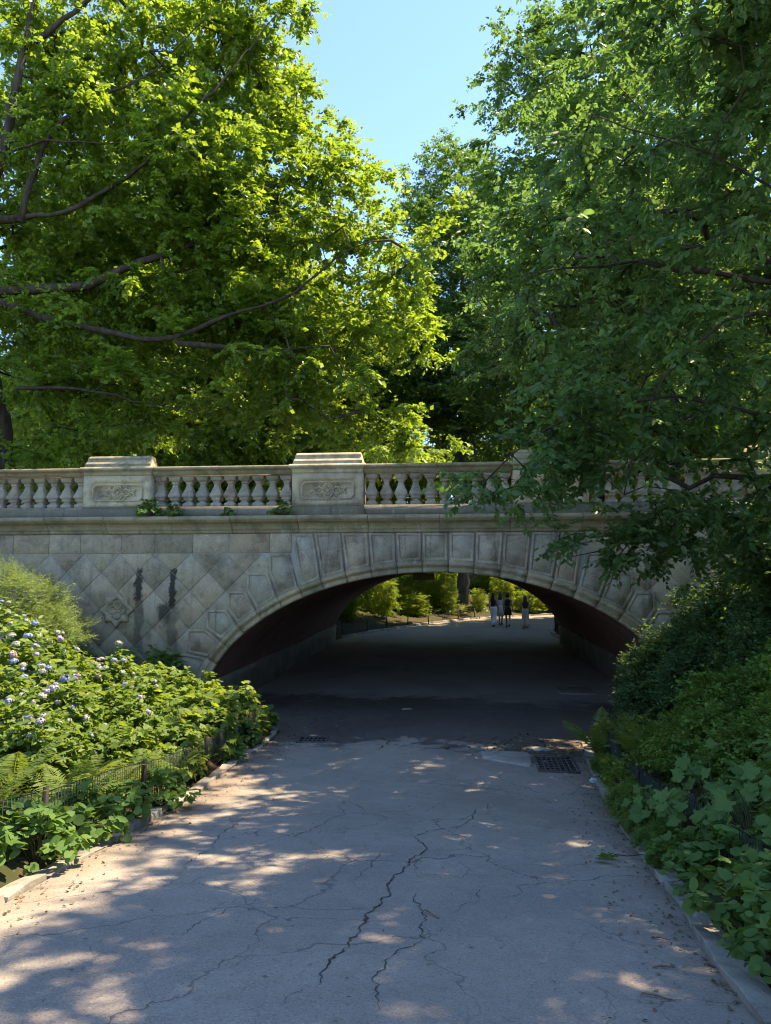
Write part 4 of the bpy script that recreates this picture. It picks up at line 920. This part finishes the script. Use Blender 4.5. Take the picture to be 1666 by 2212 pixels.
# round-leaved plants along the kerbs
ROP = [(-3.06, -7.4, 1.1, 'round-leaved plant before the left fence, nearest the ferns'), (-3.1, -8.2, 1.25, 'bright round-leaved plant between left fence post and kerb'), (-3.0, -9.1, 1.2, 'round-leaved plant overhanging the left kerb at the lower left'), (-3.25, -9.9, 1.35, 'yellowish round-leaved plant at the lower left edge'), (-3.05, -6.4, 1.2, 'round-leaved plant under the leaning fence panel on the left'), (-3.45, -9.0, 1.4, 'round-leaved plant behind the left fence at the edge'), (-3.6, -10.4, 1.5, 'round-leaved plant in the bottom left corner of the bed'), (-3.2, -3.3, .9, 'round-leaved plant outside the left fence near its far end'), (-3.15, -2.3, .9, 'round-leaved plant at the foot of the last left fence panel'),
       (2.16, -10.0, 1.1, 'round-leaved plant over the right kerb beside the bare stone'), (2.08, -10.75, 1.0, 'round-leaved plant in the lower right corner by the kerb'), (2.55, -10.3, 1.3, 'round-leaved plant in the right fence, lower right'), (2.35, -9.25, 1.0, 'round-leaved plant just above the bare right kerb stone'), (2.22, -8.7, .8, 'round-leaved plant under the vine on the right kerb'), (2.75, -10.9, 1.4, 'round-leaved plant cut by the bottom right edge'), (2.62, -9.6, 1.2, 'round-leaved plant at the foot of the nearest right fence post'), (2.3, -10.4, 1.1, 'round-leaved plant wedged between right kerb and fence'), (2.25, -11.2, 1.2, 'round-leaved plant at the bottom edge beside the last kerb stone'), (2.12, -9.2, .8, 'round-leaved plant creeping over the right kerb by the sticks')]
for i, (x, y, s, lab) in enumerate(ROP): plant('round_leaf_plant', lab, 'plant', RO[i % 2], x, y, rh.uniform(0, 6), s, 'round-leaved plants along the kerbs')

# ferns: every frond a part
def frond(seed, L, bend):
    rng = np.random.default_rng(seed); n = 24; V = []; F = []; tn = []; mb = MB(); pts = []
    for i in range(n+1):
        s = i/n; pts.append((L*(s-.12*s*s*bend), rng.normal()*.003, L*(.95*s-bend*s*s*.75)))
    for i in range(2, n):
        s = i/n; w = L*.26*math.sin(math.pi*min(1, (s*.92+.12))**.85)**.8
        p = np.array(pts[i]); d = unit(np.array(pts[i+1])-np.array(pts[i-1]))
        up = np.cross(d, np.array([0, 1., 0])); up = up if up[2] > 0 else -up
        for sg in (-1, 1):
            q = unit(np.array([0, sg, 0])+d*.35-up*.12+rng.normal(size=3)*.06); hw = d*L*.021; i0 = len(V)
            V += [p, p+q*w*.4-hw, p+q*w-up*w*.12, p+q*w*.4+hw]; F += [(i0, i0+1, i0+2), (i0, i0+2, i0+3)]; tn += [float(np.clip(rng.normal(.5, .2), 0, 1))]*4
    b = len(V)
    for i in range(n):
        i0 = len(V); a, c = np.array(pts[i]), np.array(pts[i+1]); V += [a+(0, .004, 0), a-(0, .004, 0), c-(0, .003, 0), c+(0, .003, 0)]; F.append((i0, i0+1, i0+2)); F.append((i0, i0+2, i0+3)); tn += [.2]*4
    return mesh_np('frond', np.array(V), np.array(F), M['fern'], tint=tn)
FR = [frond(i, .62, b) for i, b in enumerate((.75, .95, .6))]
FNP = [(-3.5, -6.2, 1., 'fern spreading over the left fence, nearest the tunnel'), (-3.75, -6.95, 1.05, 'fern in the middle of the left fern patch'), (-3.5, -7.7, .95, 'fern behind the left fence post with pale young fronds'), (-4.15, -7.6, 1., 'fern at the back of the left fern patch'), (-3.38, -5.3, .85, 'fern brushing the far left fence post'), (-3.85, -8.6, 1.1, 'fern at the left edge of the picture'), (-4.3, -8.9, 1.1, 'fern behind the round-leaved plants at the left edge'),
       (2.62, -2.95, 1.35, 'fern leaning out over the path at the tunnel end of the right fence'), (2.95, -3.55, .95, 'fern behind the drain inside the right fence'), (2.98, -4.55, 1.25, 'sunlit yellow fern inside the right fence'), (3.45, -3.9, 1., 'shaded fern above the sunlit one on the right bank'), (3.75, -4.6, .9, 'fern between the dark shrubs and the green mound'), (3.2, -2.4, .9, 'fern at the foot of the dark shrub by the right tunnel wall')]
for x, y, s, lab in FNP:
    t = thing('fern', lab, 'fern', (x, y, G(x, y)), rh.uniform(0, 6), 'ferns in the beds', s)
    n = rh.randint(9, 12)
    for k in range(n): ob('frond', rh.choice(FR), t, (0, 0, .02), (rh.uniform(-.15, .15), rh.uniform(-.55, .1), 6.283*k/n+rh.uniform(-.2, .2)), rh.uniform(.8, 1.15))

# big lobed vine leaves on the right: every leaf a part
def vine_leaf(seed):
    r = random.Random(seed); n = 40; V = [(0, 0, 0)]; F = []
    for i in range(n+1):
        a = -math.pi*.86+2*math.pi*.86*i/n
        lob = .60+.40*abs(math.cos(a*2.5))**.9; ser = .90 if i % 2 else 1.06
        rad = lob*ser*(1.0 if abs(a) < .9 else .86)*(.5 if abs(a) > 2.5 else 1)
        x, y = rad*math.cos(a)*.56+.12, rad*math.sin(a)*.56
        V.append((x, y, -.16*(x*x+y*y)+.05*math.cos(a*5)*rad+r.uniform(-.012, .012)))
    for i in range(1, n+1): F.append((0, i, i+1))
    return mesh_np('leaf', np.array(V), F, M['leaf_v'], tint=np.full(len(V), r.uniform(.25, .8)))
VL = [vine_leaf(i) for i in range(5)]
def vine(x, y, n, rx, h, lab, seed, s0=.11, s1=.19):
    r = random.Random(seed); t = thing('vine', lab, 'vine', (x, y, G(x, y)), 0, 'big-leaved vines on the right fence'); mb = MB()
    for k in range(n):
        a = r.uniform(0, 6.283); u = r.uniform(.2, 1)**.6; px, py = math.cos(a)*rx*u, math.sin(a)*rx*u; pz = h*(r.uniform(.35, 1)*(1-.55*u*u))+.03
        mb.tube([(px*.15, py*.15, -.03), (px*.6, py*.6, pz*.7), (px, py, pz)], [.006, .004, .003], 4, False)
        n_ = Vector((px/rx*.55-.30+r.uniform(-.5, .5), py/rx*.4-.55+r.uniform(-.5, .5), 1.0+r.uniform(-.3, .2))).normalized(); q = Vector((0, 0, 1)).rotation_difference(n_)
        e = (q.to_matrix() @ Matrix.Rotation(r.choice((-1.57, -1.2, -2.2, -.4, 3.1))+r.uniform(-.5, .5), 3, 'Z')).to_euler()
        ob('leaf', r.choice(VL), t, (px, py, pz), e, r.uniform(s0, s1))
    ob('stem', mesh_np('stem', mb.v, mb.f, M['twig'], smooth=True), t)
vine(2.38, -7.35, 36, .36, .42, 'big-leaved vine sprawling over the right kerb, farthest from the viewer', 1)
vine(2.48, -8.15, 39, .40, .52, 'big-leaved vine climbing the right fence in the middle', 2)
vine(2.75, -7.7, 30, .38, .75, 'big-leaved vine hanging over the top of the right fence', 3)
vine(2.62, -8.95, 36, .38, .55, 'big-leaved vine beside the second right fence post', 4)
vine(2.95, -9.1, 33, .42, .75, 'big-leaved vine at the right edge above the fence', 5)
vine(2.7, -9.8, 24, .32, .5, 'big-leaved vine nearest the viewer at the right edge', 6)

# weeds rooted in the cornice ledge
WE = [bush(101, .20, .26, 26, 'lobed', .075, M['leaf_v'], 2, .08, 4, .25, .0, .003)]
for x, s, lab in [(-5.95, 1.25, 'largest weed tuft on the bridge ledge, by the left pedestal'), (-5.45, .9, 'weed tuft on the ledge right of the largest one'), (-4.3, .62, 'small weed tuft on the ledge under the middle balusters'), (-3.15, 1.0, 'weed tuft on the ledge at the corner of the middle pedestal')]:
    t = thing('ledge_weed', lab, 'weed', (x, -.10, 4.155), x, 'weeds on the bridge ledge', s); ob('stem', WE[0][0], t); ob('foliage', WE[0][1], t)

# low ground cover over the beds
def cover(name, n, xr, yr, mat, size, seed, cond):
    rng = np.random.default_rng(seed); x = rng.uniform(*xr, n*3); y = rng.uniform(*yr, n*3)
    k = np.array([cond(a, b) for a, b in zip(x, y)]); x, y = x[k][:n], y[k][:n]
    P = np.stack([x, y, gz(x, y)+rng.uniform(.005, .10, len(x))], 1)
    D = rng.normal(size=P.shape); D[:, 2] *= .35
    return ob(name, leaf_mesh(name, 'rhomb', P, D, np.array([0, 0, 1.])+rng.normal(size=P.shape)*.4, size*rng.uniform(.5, 1.3, len(x)), rng.random(len(x)), mat), kind='stuff', label='low leafy ground cover between the bed plants', cat='ground cover')
cover('ground_cover', 26000, (-9.5, -3.0), (-13, -.15), M['leaf_h'], .075, 1, lambda a, b: a < lerp(b, LY, LX)-.30 and (a < -3.5 or random.random() < .35))
cover('ground_cover', 22000, (2.2, 8.5), (-13, -.15), M['leaf_g'], .07, 2, lambda a, b: a > lerp(b, RY, RX)+.17)
cover('ground_cover', 16000, (-14, 8), (17.5, 44), M['leaf_w'], .13, 3, lambda a, b: (a < lerp(b, FLY, FLX)-1.6 and random.random() < (.25 if b < 30 else .9)) or (a > lerp(b, FRY, FRX)+.5 and b < 27))

# ------------------------------------------------------------------ fences
def fence(name, label, poly, group, h=.5, spacing=.055, seed=1, post_gap=2.2, hoop=True, ground=None):
    zf = ground or (lambda x, y: float(zp(y))+.04)
    r = random.Random(seed); d = np.r_[0, np.cumsum([math.dist(a, b) for a, b in zip(poly[:-1], poly[1:])])]
    f = lambda s: (float(np.interp(s, d, [p[0] for p in poly])), float(np.interp(s, d, [p[1] for p in poly])))
    t = thing(name, label, 'fence', (*f(0), zf(*f(0))), 0, group); o = Vector(t.location)
    n = max(1, round(d[-1]/post_gap)); S = np.linspace(0, d[-1], n+1)
    for s in S:
        x, y = f(s); z = zf(x, y); lean = Vector((r.uniform(-.04, .04), r.uniform(-.03, .03), 0))
        mb = MB(); p = Vector((x, y, z-.15))-o; q = Vector((x, y, z+h+.04))+lean-o
        mb.bar(p, q, .05, .014); mb.bar(p+Vector((.0, .02, 0)), q+Vector((0, .02, -.0)), .014, .04)
        ob('post', mb.mesh('post', M['post']), t)
    for a, b in zip(S[:-1], S[1:]):
        mb = MB(); k = int((b-a)/spacing); sag = r.uniform(-.03, .02); top = []; low = []
        for i in range(k+1):
            s = a+(b-a)*i/k; x, y = f(s); z = zf(x, y); w = sag*math.sin(math.pi*i/k); bow = .03*math.sin(math.pi*i/k+seed)
            P = Vector((x+bow, y, z-.02))-o; Q = Vector((x+bow, y, z+h+w))-o
            mb.bar(P, Q, .006); top.append(Q); low.append(P+(Q-P)*.18)
        for line in (top, low): mb.tube(line, .005, 4)
        ob('wire_panel', mesh_np('wire_panel', mb.v, mb.f, M['fence']), t, kind='stuff')
fence('wire_fence', 'low dark green wire fence along the left flower bed', [(-3.35, -13), (-3.22, -10.5), (-3.18, -8.0), (-3.2, -5.6), (-3.18, -3.6), (-3.14, -2.2), (-3.2, -1.3), (-3.42, -.75), (-3.9, -.45)], 'low wire fences', seed=2)
fence('wire_fence', 'low dark green wire fence along the shrubs right of the path', [(2.25, -12.6), (2.36, -10.3), (2.4, -8.6), (2.45, -6.9), (2.6, -4.6), (2.72, -2.9), (3.0, -1.5)], 'low wire fences', seed=3)
gf = lambda x, y: G(x, y)-.02
fence('wire_fence', 'low dark fence on the left of the path beyond the tunnel', [(-4.7, 18.6), (-3.7, 20.5), (-2.75, 22.8), (-1.9, 24.3), (-1.1, 25.6), (-.5, 27.1), (.3, 28.7), (1.2, 30.6), (3.0, 32.4)], 'low wire fences', .55, .16, 4, 1.9, ground=gf)
fence('wire_fence', 'short dark fence curving round the corner bed at the right far mouth of the tunnel', [(5.4, 17.3), (5.1, 18.6), (5.05, 20.2), (5.3, 22.4), (6.2, 24.4), (8.2, 26.3)], 'low wire fences', .75, .045, 5, 1.7, ground=gf)

# ------------------------------------------------------------------ drains and slabs
def drain(label, x, y, w, l, nx, ny, rz):
    z = zpath(x, y); t = thing('storm_drain', label, 'drain', (x, y, z), rz, 'storm drains in the path')
    sl = math.atan(float(zp(y+.3)-zp(y-.3))/.6); t.rotation_euler = (sl, 0, rz)
    b = .045; mb = MB(); mb.box(-w/2-b, w/2+b, -l/2-b, -l/2, -.05, .022); mb.box(-w/2-b, w/2+b, l/2, l/2+b, -.05, .022); mb.box(-w/2-b, -w/2, -l/2, l/2, -.05, .0222); mb.box(w/2, w/2+b, -l/2, l/2, -.05, .0222)
    ob('frame', mb.mesh('frame', M['iron']), t)
    bw = .022; me = bevelled(MB().box(-bw/2, bw/2, -l/2, l/2, -.03, .018).mesh('bar', M['iron']), .004); me2 = bevelled(MB().box(-w/2, w/2, -bw/2, bw/2, -.034, .013).mesh('cross_bar', M['iron']), .004)
    for i in range(1, nx): ob('bar', me, t, (-w/2+w*i/nx, 0, 0))
    for j in range(1, ny): ob('cross_bar', me2, t, (0, -l/2+l*j/ny, 0))
    ob('pit_shade', MB().box(-w/2, w/2, -l/2, l/2, -.06, .0065).mesh('pit_shade', M['pit_shade']), t)  # near-black block under the bars, its colour standing for shade in the hole
drain('rusty square storm drain grate by the right kerb', 1.90, -3.15, .52, .95, 7, 8, -.03)
drain('small storm drain grate by the left kerb before the tunnel', -2.15, -1.72, .46, .34, 6, 2, .05)
def slab(label, poly, h, x, y):
    n = len(poly); z = zpath(x, y); t_ = MB().rings([[(px, py, -.05) for px, py in poly], [(px, py, h) for px, py in poly], [(px*.97, py*.97, h+.006) for px, py in poly]])
    o = ob('concrete_slab', t_.mesh('concrete_slab', M['slab']), None, (x, y, z), (math.atan(float(zp(y+.3)-zp(y-.3))/.6), 0, 0), label=label, cat='slab'); return o
slab('worn concrete slab left of the right-hand drain grate', [(-.42, .30), (-.40, -.18), (-.25, -.26), (.28, -.62), (.33, -.5), (.36, .28), (.1, .36)], .02, 1.2, -2.75)
slab('square pale patch slab set in the tunnel floor on the right', [(-.42, -.55), (.42, -.55), (.45, .5), (-.4, .55)], .012, 3.35, 4.2)
slab('small broken slab beyond the right-hand drain', [(-.2, .08), (-.1, -.1), (.2, -.12), (.18, .05), (.02, .14)], .02, 1.75, -2.15)

# ------------------------------------------------------------------ litter on the path
def litter(name, label, n, fx, fy, mat, size, seed, kind='rhomb'):
    rng = np.random.default_rng(seed); x, y = fx(rng, n), fy(rng, n)
    if seed == 4: x = np.interp(y, LY, LX)+.03+x
    if seed == 5: x = np.interp(y, RY, RX)-.03-x
    P = np.stack([x, y, [zpath(a, b)+.008 for a, b in zip(x, y)]], 1); D = rng.normal(size=P.shape); D[:, 2] *= .12
    ob(name, leaf_mesh(name, kind, P, D, np.array([0, 0, 1.])+rng.normal(size=P.shape)*.35, size*rng.uniform(.4, 1.4, n), rng.random(n), mat), kind='stuff', label=label, cat='litter')
M['dead'] = leaf_mat('dead_leaf', (.11, .07, .04), (.24, .17, .10), (.1, .06, .03), .15, .7, .2)
litter('leaf_litter', 'brown leaf litter washed up around the right-hand drain', 620, lambda r, n: np.clip(r.normal(1.75, .6, n), .2, 2.5), lambda r, n: np.clip(r.normal(-2.0, .5, n), -3.4, -.6), M['dead'], .055, 1)
litter('leaf_litter', 'brown leaf crumbs strewn at the left side of the tunnel mouth', 700, lambda r, n: np.clip(r.normal(-2.2, .5, n), -3., 0), lambda r, n: r.uniform(-2.2, 3.2, n), M['dead'], .04, 2)
litter('leaf_litter', 'sparse twigs and leaf bits scattered over the path', 420, lambda r, n: r.uniform(-2.5, 1.8, n), lambda r, n: r.uniform(-12.5, 0, n), M['dead'], .032, 3, 'lance')
litter('leaf_litter', 'dry leaf bits gathered along the left kerb', 520, lambda r, n: r.uniform(0, 1, n)**2*.45, lambda r, n: r.uniform(-12, -1, n), M['dead'], .03, 4)
litter('leaf_litter', 'dry leaf bits gathered along the right kerb', 520, lambda r, n: r.uniform(0, 1, n)**2*.5, lambda r, n: r.uniform(-12, -3, n), M['dead'], .03, 5)
M['stick'] = simple('dry_stick', (.24, .18, .12), (.14, .10, .07), 20.)
M['silver'] = simple('crumpled_foil', (.62, .64, .66), (.4, .42, .46), 30., .3, .6)
M['wrap'] = simple('yellow_paper', (.62, .48, .2), (.5, .4, .2), 20., .6)
for k, (x, y, L, a, lab) in enumerate([(1.50, -10.62, .12, .1, 'short dry stick lying on the path at the lower right'), (1.36, -11.02, .15, -.35, 'longer dry stick lying nearest the bottom right of the path'), (1.62, -10.15, .10, -.3, 'small dry stick on the path near the right kerb'), (.21, -9.93, .16, -.9, 'thin pale twig lying across the crack in the path')]):
    z = zpath(x, y)+.010; c, s_ = math.cos(a)*L/2, math.sin(a)*L/2
    mb = MB().tube([(-c, -s_, 0), (-c*.2, -s_*.2+.008, .003), (c*.5, s_*.5, .001), (c, s_, 0)], [.005, .006, .005, .003], 5)
    ob('stick', mb.mesh('stick', M['stick']), None, (x, y, z), label=lab, cat='stick')
def crumple(name, mat, sz, seed, label, x, y):
    r = random.Random(seed); bm = bmesh.new(); bmesh.ops.create_icosphere(bm, subdivisions=2, radius=1)
    for v in bm.verts: v.co = Vector((v.co.x*sz[0], v.co.y*sz[1], max(v.co.z, -.6)*sz[2]))*r.uniform(.7, 1.2)
    me = bpy.data.meshes.new(name); bm.to_mesh(me); bm.free(); me.materials.append(mat)
    ob(name, me, None, (x, y, zpath(x, y)+sz[2]*.6), label=label, cat='litter')
crumple('foil_scrap', M['silver'], (.05, .06, .04), 3, 'crumpled shiny scrap at the kerb right of the drain', 2.28, -4.15)
crumple('paper_scrap', M['wrap'], (.11, .04, .02), 4, 'flattened yellow paper scrap on the wet tunnel floor', -.67, 1.24)
# torn-off vine leaf on the path
t = thing('fallen_leaf', 'torn-off vine leaf with a pale stalk lying on the path by the right kerb', 'leaf', (1.72, -8.15, zpath(1.72, -8.15)))
ob('leaf', VL[1], t, (0, 0, .045), (.5, .2, 2.6), .20); ob('leaf', VL[2], t, (-.08, -.10, .05), (.2, -.4, 4.2), .17)
ob('stalk', MB().tube([(.02, 0, .05), (.14, .03, .03), (.3, .04, .045)], .005, 5).mesh('stalk', M['twig']), t)

# ------------------------------------------------------------------ four walkers beyond the tunnel
def cloth(name, c, rough=.8):
    t = NT(name); n = t.noise(t.pos(), 9, 4); return t.done(t.principled(t.mix(n, c, tuple(v*.8 for v in c)), rough))
M['skin'] = cloth('skin', (.42, .24, .165), .55); M['skin2'] = cloth('tanned_skin', (.36, .195, .13), .55)
M['black'] = cloth('black_cloth', (.018, .018, .02)); M['white'] = cloth('white_cloth', (.72, .72, .74)); M['cream'] = cloth('cream_cloth', (.55, .50, .40))
M['brown'] = cloth('dark_brown_cloth', (.05, .032, .026)); M['sage'] = cloth('pale_sage_cloth', (.50, .52, .42))
M['hair_b'] = cloth('black_hair', (.012, .010, .010), .5); M['hair_br'] = cloth('brown_hair', (.055, .032, .02), .5); M['shoe'] = cloth('dark_shoes', (.03, .022, .02), .6)
def skin_body(joints, edges, rad, mat, name='body'):
    me = bpy.data.meshes.new(name); me.from_pydata([tuple(j) for j in joints], edges, []); o = bpy.data.objects.new('tmp', me); COL.objects.link(o)
    m = o.modifiers.new('s', 'SKIN'); m.use_smooth_shade = True
    for i, r in enumerate(rad): me.skin_vertices[0].data[i].radius = (r if isinstance(r, tuple) else (r, r))
    for i in range(len(joints)): me.skin_vertices[0].data[i].use_root = (i == 0)
    s = o.modifiers.new('d', 'SUBSURF'); s.levels = 2; s.render_levels = 2
    dg = bpy.context.evaluated_depsgraph_get(); dg.update(); e = o.evaluated_get(dg); out = bpy.data.meshes.new_from_object(e)
    bpy.data.objects.remove(o); out.name = name; out.materials.clear(); out.materials.append(mat); return out
def loft(sections, mat, name, n=14, smooth=True):
    mb = MB(); mb.rings([[(cx+rx*math.cos(2*math.pi*k/n), cy+ry*math.sin(2*math.pi*k/n), z) for k in range(n)] for cx, cy, rx, ry, z in sections])
    return mb.mesh(name, mat, smooth)
def person(label, x, y, face, H, step, skin, hair, hair_len, top, bottom, legwear, shoes=True, arm_sw=.12):
    """walks away from the viewer; local +Y is ahead"""
    k = H/1.68; t = thing('person', label, 'person', (x, y, float(zp(y))+.02), face, 'people walking beyond the tunnel', k)
    s = step
    hipL, hipR = (-.085, 0, .90), (.085, 0, .90); kL, kR = (-.09, .08*s+.04, .50), (.09, -.04*s, .49)
    aL, aR = (-.085, .16*s, .09), (.095, -.26*s, .12+.05*s); tL, tR = (-.09, .16*s+.15, .035), (.10, -.26*s+.12, .045)
    J = [(0, 0, .97), (0, -.005, 1.14), (0, .01, 1.30), (0, .01, 1.40), (0, .02, 1.47), (0, .03, 1.565), (0, .035, 1.63),
         hipL, kL, aL, tL, hipR, kR, aR, tR,
         (-.165, .0, 1.365), (-.205, -arm_sw*.5, 1.11), (-.21, -arm_sw*.3+.06, .88), (-.205, -arm_sw*.1+.10, .79),
         (.165, .0, 1.365), (.205, arm_sw*.5, 1.11), (.21, arm_sw*.9+.06, .89), (.205, arm_sw+.10, .80)]
    Ed = [(0, 1), (1, 2), (2, 3), (3, 4), (4, 5), (5, 6), (0, 7), (7, 8), (8, 9), (9, 10), (0, 11), (11, 12), (12, 13), (13, 14), (3, 15), (15, 16), (16, 17), (17, 18), (3, 19), (19, 20), (20, 21), (21, 22)]
    R = [(.125, .10), (.105, .085), (.125, .09), (.075, .06), .045, (.075, .09), (.065, .08), .085, .056, .036, .03, .085, .056, .036, .03, .047, .037, .029, .025, .047, .037, .029, .025]
    ob('body', skin_body(J, Ed, R, skin), t)
    # hair: cap plus a fall down the back
    hs = [(0, .045, .035, .04, 1.705), (0, .035, .078, .09, 1.685), (0, .022, .093, .108, 1.63), (0, .005, .092, .098, 1.56)]
    if hair_len > .05: hs += [(0, -.035, .098, .065, 1.50), (0, -.055, .105, .05, 1.50-hair_len*.45), (0, -.065, .075, .035, 1.50-hair_len)]
    else: hs += [(0, .0, .06, .07, 1.50)]
    ob('hair', loft(hs, hair, 'hair'), t)
    if top: ob('top', loft([(0, .0, .118, .095, top[1]), (0, 0, .125, .10, 1.10), (0, .0, .142, .11, 1.26), (0, .005, .150, .105, 1.345), (0, .008, .10, .07, 1.40)], top[0], 'top'), t)
    if bottom[0] == 'trousers':
        for side, hp, kn, an in ((-1, hipL, kL, aL), (1, hipR, kR, aR)):
            ob('trouser_leg', loft([(hp[0]*.75, .0, .115, .125, 1.02), (hp[0], hp[1], .108, .118, .88), (kn[0], kn[1], .092, .098, .52), (kn[0]*.5+an[0]*.5, (kn[1]+an[1])/2, .10, .105, .30), (an[0], an[1], .112, .122, an[2]-.045)], bottom[1], 'trouser_leg'), t)
    else:
        z0 = bottom[2]; ob('skirt', loft([(0, 0, .12, .10, 1.06), (0, .0, .165, .135, .94), (0, .01, .18, .15, .80), (0, .01, .195, .165, z0)], bottom[1], 'skirt'), t)
    if shoes:
        for an, to in ((aL, tL), (aR, tR)): ob('shoe', loft([(an[0], an[1]+.035, .045, .115, max(.0, an[2]-.09)), (an[0], an[1]+.035, .05, .12, max(.0, an[2]-.09)+.03), (an[0], an[1]+.01, .042, .065, an[2]+.0)], M['shoe'], 'shoe'), t)
    return t
person('person walking away in a black sleeveless top and long white trousers, black hair', 2.35, 23.7, -.45, 1.70, 1.0, M['skin'], M['hair_b'], .28, (M['black'], 1.03), ('trousers', M['white']), None)
person('person half hidden in a pale sage dress with long brown hair', 2.78, 24.7, -.35, 1.72, .5, M['skin2'], M['hair_br'], .36, (M['sage'], 1.03), ('skirt', M['sage'], .48), None)
person('person in a short black dress with dark hair tied up', 3.05, 23.2, -.2, 1.72, 1.0, M['skin2'], M['hair_b'], .0, (M['black'], 1.03), ('skirt', M['black'], .62), None)
person('person on the right in a dark brown top and wide cream trousers, long brown hair', 3.88, 22.7, -.1, 1.62, .6, M['skin2'], M['hair_br'], .42, (M['brown'], 1.04), ('trousers', M['cream']), None)
